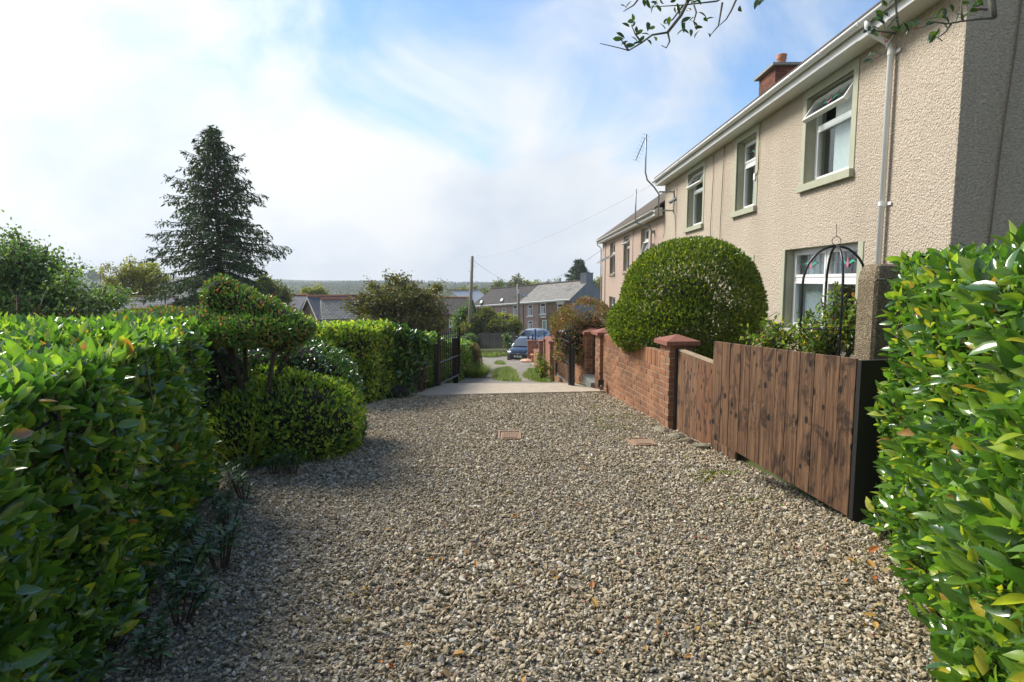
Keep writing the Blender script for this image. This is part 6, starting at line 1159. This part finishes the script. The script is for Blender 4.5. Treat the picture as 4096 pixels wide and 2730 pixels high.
# ================================================================== trees
def spruce_tree(name, label, base, top, rad, n_br=170, seed=0, mat=None, zlow=0.1, twigs=12, ln=.26):
    base = np.array(base, float); Ht = top - base[2]; t = thing(name, label, 'tree', tuple(base)); G().tube([base, base + np.array([.05, 0, Ht * .5]), base + np.array([0, 0, Ht])], [Ht * .018, Ht * .011, .01], 9).build('trunk', MAT['bark'], t, True); sg = G(); P = []; D = []; N = []; Ls = []
    for k in range(n_br):
        f_ = zlow + (1 - zlow) * (k + RNG.random()) / n_br; z = base[2] + Ht * f_; a = k * 2.399 + RNG.normal() * .3; r_ = np.interp(f_, [0, .25, .5, .75, .92, 1], [.95, 1.0, .80, .46, .19, .03]) * rad * RNG.uniform(.55, 1.12); e = np.array([math.cos(a), math.sin(a), 0]); sl = np.interp(f_, [0, .4, .8, 1], [-.28, -.05, .35, .8])
        o = np.array([base[0], base[1], z]); pts = [o + e * r_ * s_ + np.array([0, 0, sl * r_ * s_ - .22 * r_ * s_ * s_ + .30 * r_ * max(s_ - .6, 0) ** 1.5]) for s_ in np.linspace(0, 1, 6)]; sg.tube(pts, list(np.linspace(.012 + .012 * r_, .006, 6)), 4, False)
        m_ = int(twigs * (r_ / rad) * 1.9) + 3; side = np.cross(e, [0, 0, 1])
        for j in range(m_):
            s_ = .12 + .88 * (j + RNG.random()) / m_; c = pts[min(int(s_ * 5), 4)] + (pts[min(int(s_ * 5) + 1, 5)] - pts[min(int(s_ * 5), 4)]) * (s_ * 5 % 1); sd_ = (1 if RNG.random() < .5 else -1) * side; tl = RNG.uniform(.25, .7) * min(1, r_ * .45 + .15) * (1.25 - s_ * .6); d = unit(sd_ * RNG.uniform(.3, 1) + e * .7 + np.array([0, 0, RNG.uniform(-.9, .05)]))
            q = 6
            for i in range(q): w = (i + RNG.random()) / q; P.append(c + d * tl * w + np.array([0, 0, -.12 * tl * w * w])); D.append(d * .8 + RNG.normal(size=3) * .45 + np.array([0, 0, -.25])); N.append(RNG.normal(size=3) * .6 + np.array([0, 0, 1.0])); Ls.append(ln * RNG.uniform(.55, 1.1))
    sg.build('branches', MAT['bark'], t, False, 'stuff'); leaves('needles', t, np.array(P), np.array(D), np.array(N), np.array(Ls), SPRAY, mat or MAT['spruce']); return t
spruce_tree('spruce_tree', 'tall dark spruce tree standing above the hedges', (pix(882, 1200, 30)[0], 30, -3.2), pix(850, 510, 30)[2], 4.1, 270, twigs=24, ln=.22, zlow=.12)
q = pix(2318, 1125, 125); spruce_tree('conifer_tree', 'dark conifer rising behind the grey chimney', (q[0], 125, q[2] - 3), pix(2318, 1040, 125)[2], 3.6, 110, twigs=12, ln=.8)
def B3(l): return [(tuple(pix(x, y, Y)), r) for x, y, Y, r in l]
tree('maple_tree', 'leafy green maple standing behind the bare twiggy shrub', (-13.6, 17, -1.6), 5.6, B3([(40, 1080, 16.5, (2.0, 1.6, 1.05)), (190, 1120, 16.5, (1.1, 1.2, .75)), (120, 930, 16.5, (.35, .35, .5)), (20, 960, 16.5, (.5, .5, .5)), (270, 1150, 16, (.9, .9, .6)), (400, 1200, 16, (.9, .7, .4)), (330, 1230, 15.6, (1.2, .8, .35)), (100, 1220, 15.5, (1.5, 1, .4))]), 22000, .105, MAT['maple'], CARD, .16, 60, 8, .22, gap=.05)
tree('pale_tree', 'airy yellow-green tree with visible dark limbs left of the spruce', (pix(540, 1200, 46)[0], 46, -5), 8, B3([(560, 1070, 46, (2.2, 1.6, .9)), (460, 1105, 46, (1.5, 1.4, 1.1)), (640, 1110, 46, (1.4, 1.3, .8)), (560, 1180, 46, (2.8, 1.8, .9))]), 12000, .17, MAT['yellowtree'], CARD, .2, 44, 7, .26, gap=.12)
tree('broadleaf_tree', 'rounded green tree tucked behind the right side of the spruce', (pix(1080, 1200, 54)[0], 54, -6), 9, B3([(1060, 1140, 54, (1.6, 1.5, 1.0)), (1120, 1170, 54, (1.7, 1.5, 1.2)), (1000, 1180, 54, (2.0, 1.5, 1.2))]), 9000, .24, MAT['olive'], CARD, .2, 34, 6, .25)
tree('yellow_tree', 'rounded yellow autumn tree beyond the slate cottage', (pix(1255, 1200, 92)[0], 92, -9), 9, B3([(1255, 1170, 92, (2.2, 2, 1.5)), (1225, 1180, 92, (1.4, 1.5, 1.3)), (1290, 1185, 92, (1.5, 1.5, 1.2))]), 8000, .34, MAT['yellowtree'], CARD, .25, 30, 6, .32)
tree('hawthorn_tree', 'spreading hawthorn tree with dark berries and wispy top shoots', (pix(1600, 1300, 25)[0], 25, -2.1), 4.3, B3([(1560, 1200, 24.5, (2.0, 1.5, .85)), (1730, 1205, 24.5, (1.15, 1.2, .85)), (1420, 1225, 24.5, (1.0, .9, .6)), (1600, 1280, 24, (2.2, 1.3, .5)), (1600, 1120, 25, (.9, .7, .35)), (1760, 1130, 25, (.5, .6, .3)), (1740, 1290, 24, (1.0, 1, .45)), (1480, 1140, 25, (.35, .4, .35))]), 30000, .11, MAT['hawthorn'], CARD, .15, 95, 9, .16, gap=.05)
ivy = tree('ivy_tree', 'ivy-clad tree with upright leafy shoots behind the telegraph pole', (pix(1850, 1340, 50)[0], 50.5, -4.3), 4.6, B3([(1850, 1260, 50.5, (.9, .9, 1.2)), (1880, 1215, 50.5, (.5, .5, .6)), (1830, 1310, 50.2, (.8, .8, .9))]), 5000, .17, MAT['maple'], CARD, .12, 26, 6, .16)
BBL = B3([(1930, 1300, 50, (1.6, 1.4, 1.1)), (1985, 1318, 49.5, (1.4, 1.3, .85)), (1880, 1330, 49.3, (1.2, 1.1, .8)), (1940, 1275, 50.4, (.9, .9, .8))]); shrub('rounded_bush', 'big rounded olive green bush above the dark board fence', 'bush', (pix(1940, 1350, 50)[0], 50, -4.3), BBL, 260, .19, MAT['olive'], CARD, .3, .18, 6, .86)
shrub('golden_bush', 'yellow-green rounded bush beside the lamp pole', 'bush', (pix(2035, 1340, 51)[0], 51.5, -4.4), B3([(2030, 1290, 51.5, (.95, .9, .72)), (2050, 1310, 51, (.75, .8, .75)), (2000, 1280, 52, (.8, .8, .5))]), 300, .16, MAT['yellowtree'], CARD, .25, .12, 6, .86)
tree('elder_bush', 'dark green leafy shoot growing in front of the board fence', (pix(2030, 1390, 45)[0], 45, -4.1), 1.5, B3([(2028, 1350, 45, (.45, .4, .5)), (2040, 1370, 44.8, (.4, .4, .35))]), 1600, .12, MAT['maple'], CARD, .03, 14, 4, .08, cat='bush')
tree('lane_shrub', 'small rose-like shrub with red shoots growing at the lane wall foot', (.72, 14.3, -.82), 1.0, [((.70, 14.3, -.35), (.28, .3, .32)), ((.82, 14.2, -.52), (.22, .25, .25))], 900, .05, MAT['rose'], LEAF3, .012, 16, 4, .05, cat='shrub', bark=MAT['twig'])
shrub('verge_hedge', 'leafy verge growth left of the telegraph pole', 'hedge', (-4.6, 44, -4), [((-4.9, 46, -3.4), (1.6, 1.2, .8)), ((-3.6, 47.5, -3.3), (.9, .8, .7))], 260, .16, MAT['maple'], CARD, .25, .15, 2, .85)
# wooded skyline behind the terrace and the far side of the valley
rowt = [(1830, 1155, 1.4, 'olive'), (1880, 1150, 1.5, 'yellowtree'), (1945, 1140, 1.5, 'olive'), (1985, 1128, 1.5, 'olive'), (2020, 1126, 1.4, 'maple'), (2065, 1118, 1.9, 'olive'), (2105, 1122, 1.7, 'yellowtree'), (2150, 1135, 1.3, 'olive'), (2195, 1128, 1.4, 'olive'), (2235, 1128, 1.2, 'maple'), (2270, 1120, 1.4, 'olive'), (2395, 1118, 1.6, 'yellowtree'), (1800, 1165, 1.4, 'olive'), (2350, 1125, 1.4, 'maple')]
labs = {'olive': 'olive green tree in the wooded skyline behind the terrace roofs', 'yellowtree': 'yellowing tree in the wooded skyline behind the terrace roofs', 'maple': 'dark green tree in the wooded skyline behind the terrace roofs'}
for i, (x, y, k, mt) in enumerate(rowt):
    Y = 140 + (i * 37 % 30); c = pix(x, y + 22, Y); s_ = k * 1.9; tree('skyline_tree', labs[mt], (c[0], Y, c[2] - 7), 10, [(tuple(c), (s_ * 1.1, s_, s_ * .95)), (tuple(c + np.array([s_ * .8, 0, -s_ * .7])), (s_, s_, s_)), (tuple(c + np.array([-s_ * .8, .5, -s_ * .8])), (s_, s_, s_)), (tuple(c + np.array([0, 0, -2.2 * s_])), (s_ * 1.5, s_, s_ * 1.2))], 5200, .5, MAT[mt], CARD, .25, 26, 5, .4, group='skyline trees ' + mt)
def wood(name, label, n, x0, x1, y0, y1, size, seed, thr):
    P = np.column_stack([RNG.uniform(x0, x1, n), RNG.uniform(y0, y1, n), np.zeros(n)]); m_ = nz(P, .012, seed) + .4 * nz(P, .05, seed + 2) > thr; P = P[m_]; n = len(P); P[:, 2] = g(P[:, 0], P[:, 1]) + RNG.random(n) ** .7 * size * 1.6; t = thing(name, label, 'woodland', (0, (y0 + y1) / 2, 0)); t['kind'] = 'stuff'; leaves('canopy', t, P, rdir(n), rdir(n) + np.array([0, -.4, .8]), size * RNG.uniform(.5, 1.1, n), CARD, MAT['woodland'])
wood('far_woodland', 'distant wooded hillside along the horizon', 90000, -800, 800, 430, 1000, 3.0, 3, -.45)
wood('valley_trees', 'mass of trees filling the valley beyond the cottages', 30000, -190, 120, 140, 330, 1.6, 5, -.6)
tree('hill_tree', 'lone pine standing on the left hilltop', (pix(372, 1110, 560)[0], 560, pix(372, 1112, 560)[2] - 6), 14, [(tuple(pix(372, 1100, 560)), (7, 6, 4)), (tuple(pix(392, 1104, 560)), (5, 5, 3))], 900, 2.2, MAT['woodland'], CARD, .6, 16, 4, 1.2)

# ================================================================== thin valley haze
hz = MN('valley_haze'); hz.n.remove(hz.b); pv = hz.new('ShaderNodeVolumePrincipled'); pv.inputs['Color'].default_value = (.86, .92, 1.0, 1); pv.inputs['Density'].default_value = .00045; hz.link(pv.outputs[0], hz.out.inputs['Volume'])
G().box(-1300, 1300, -60, 1350, -60, 32).build('haze', hz.m, None, False, 'stuff')
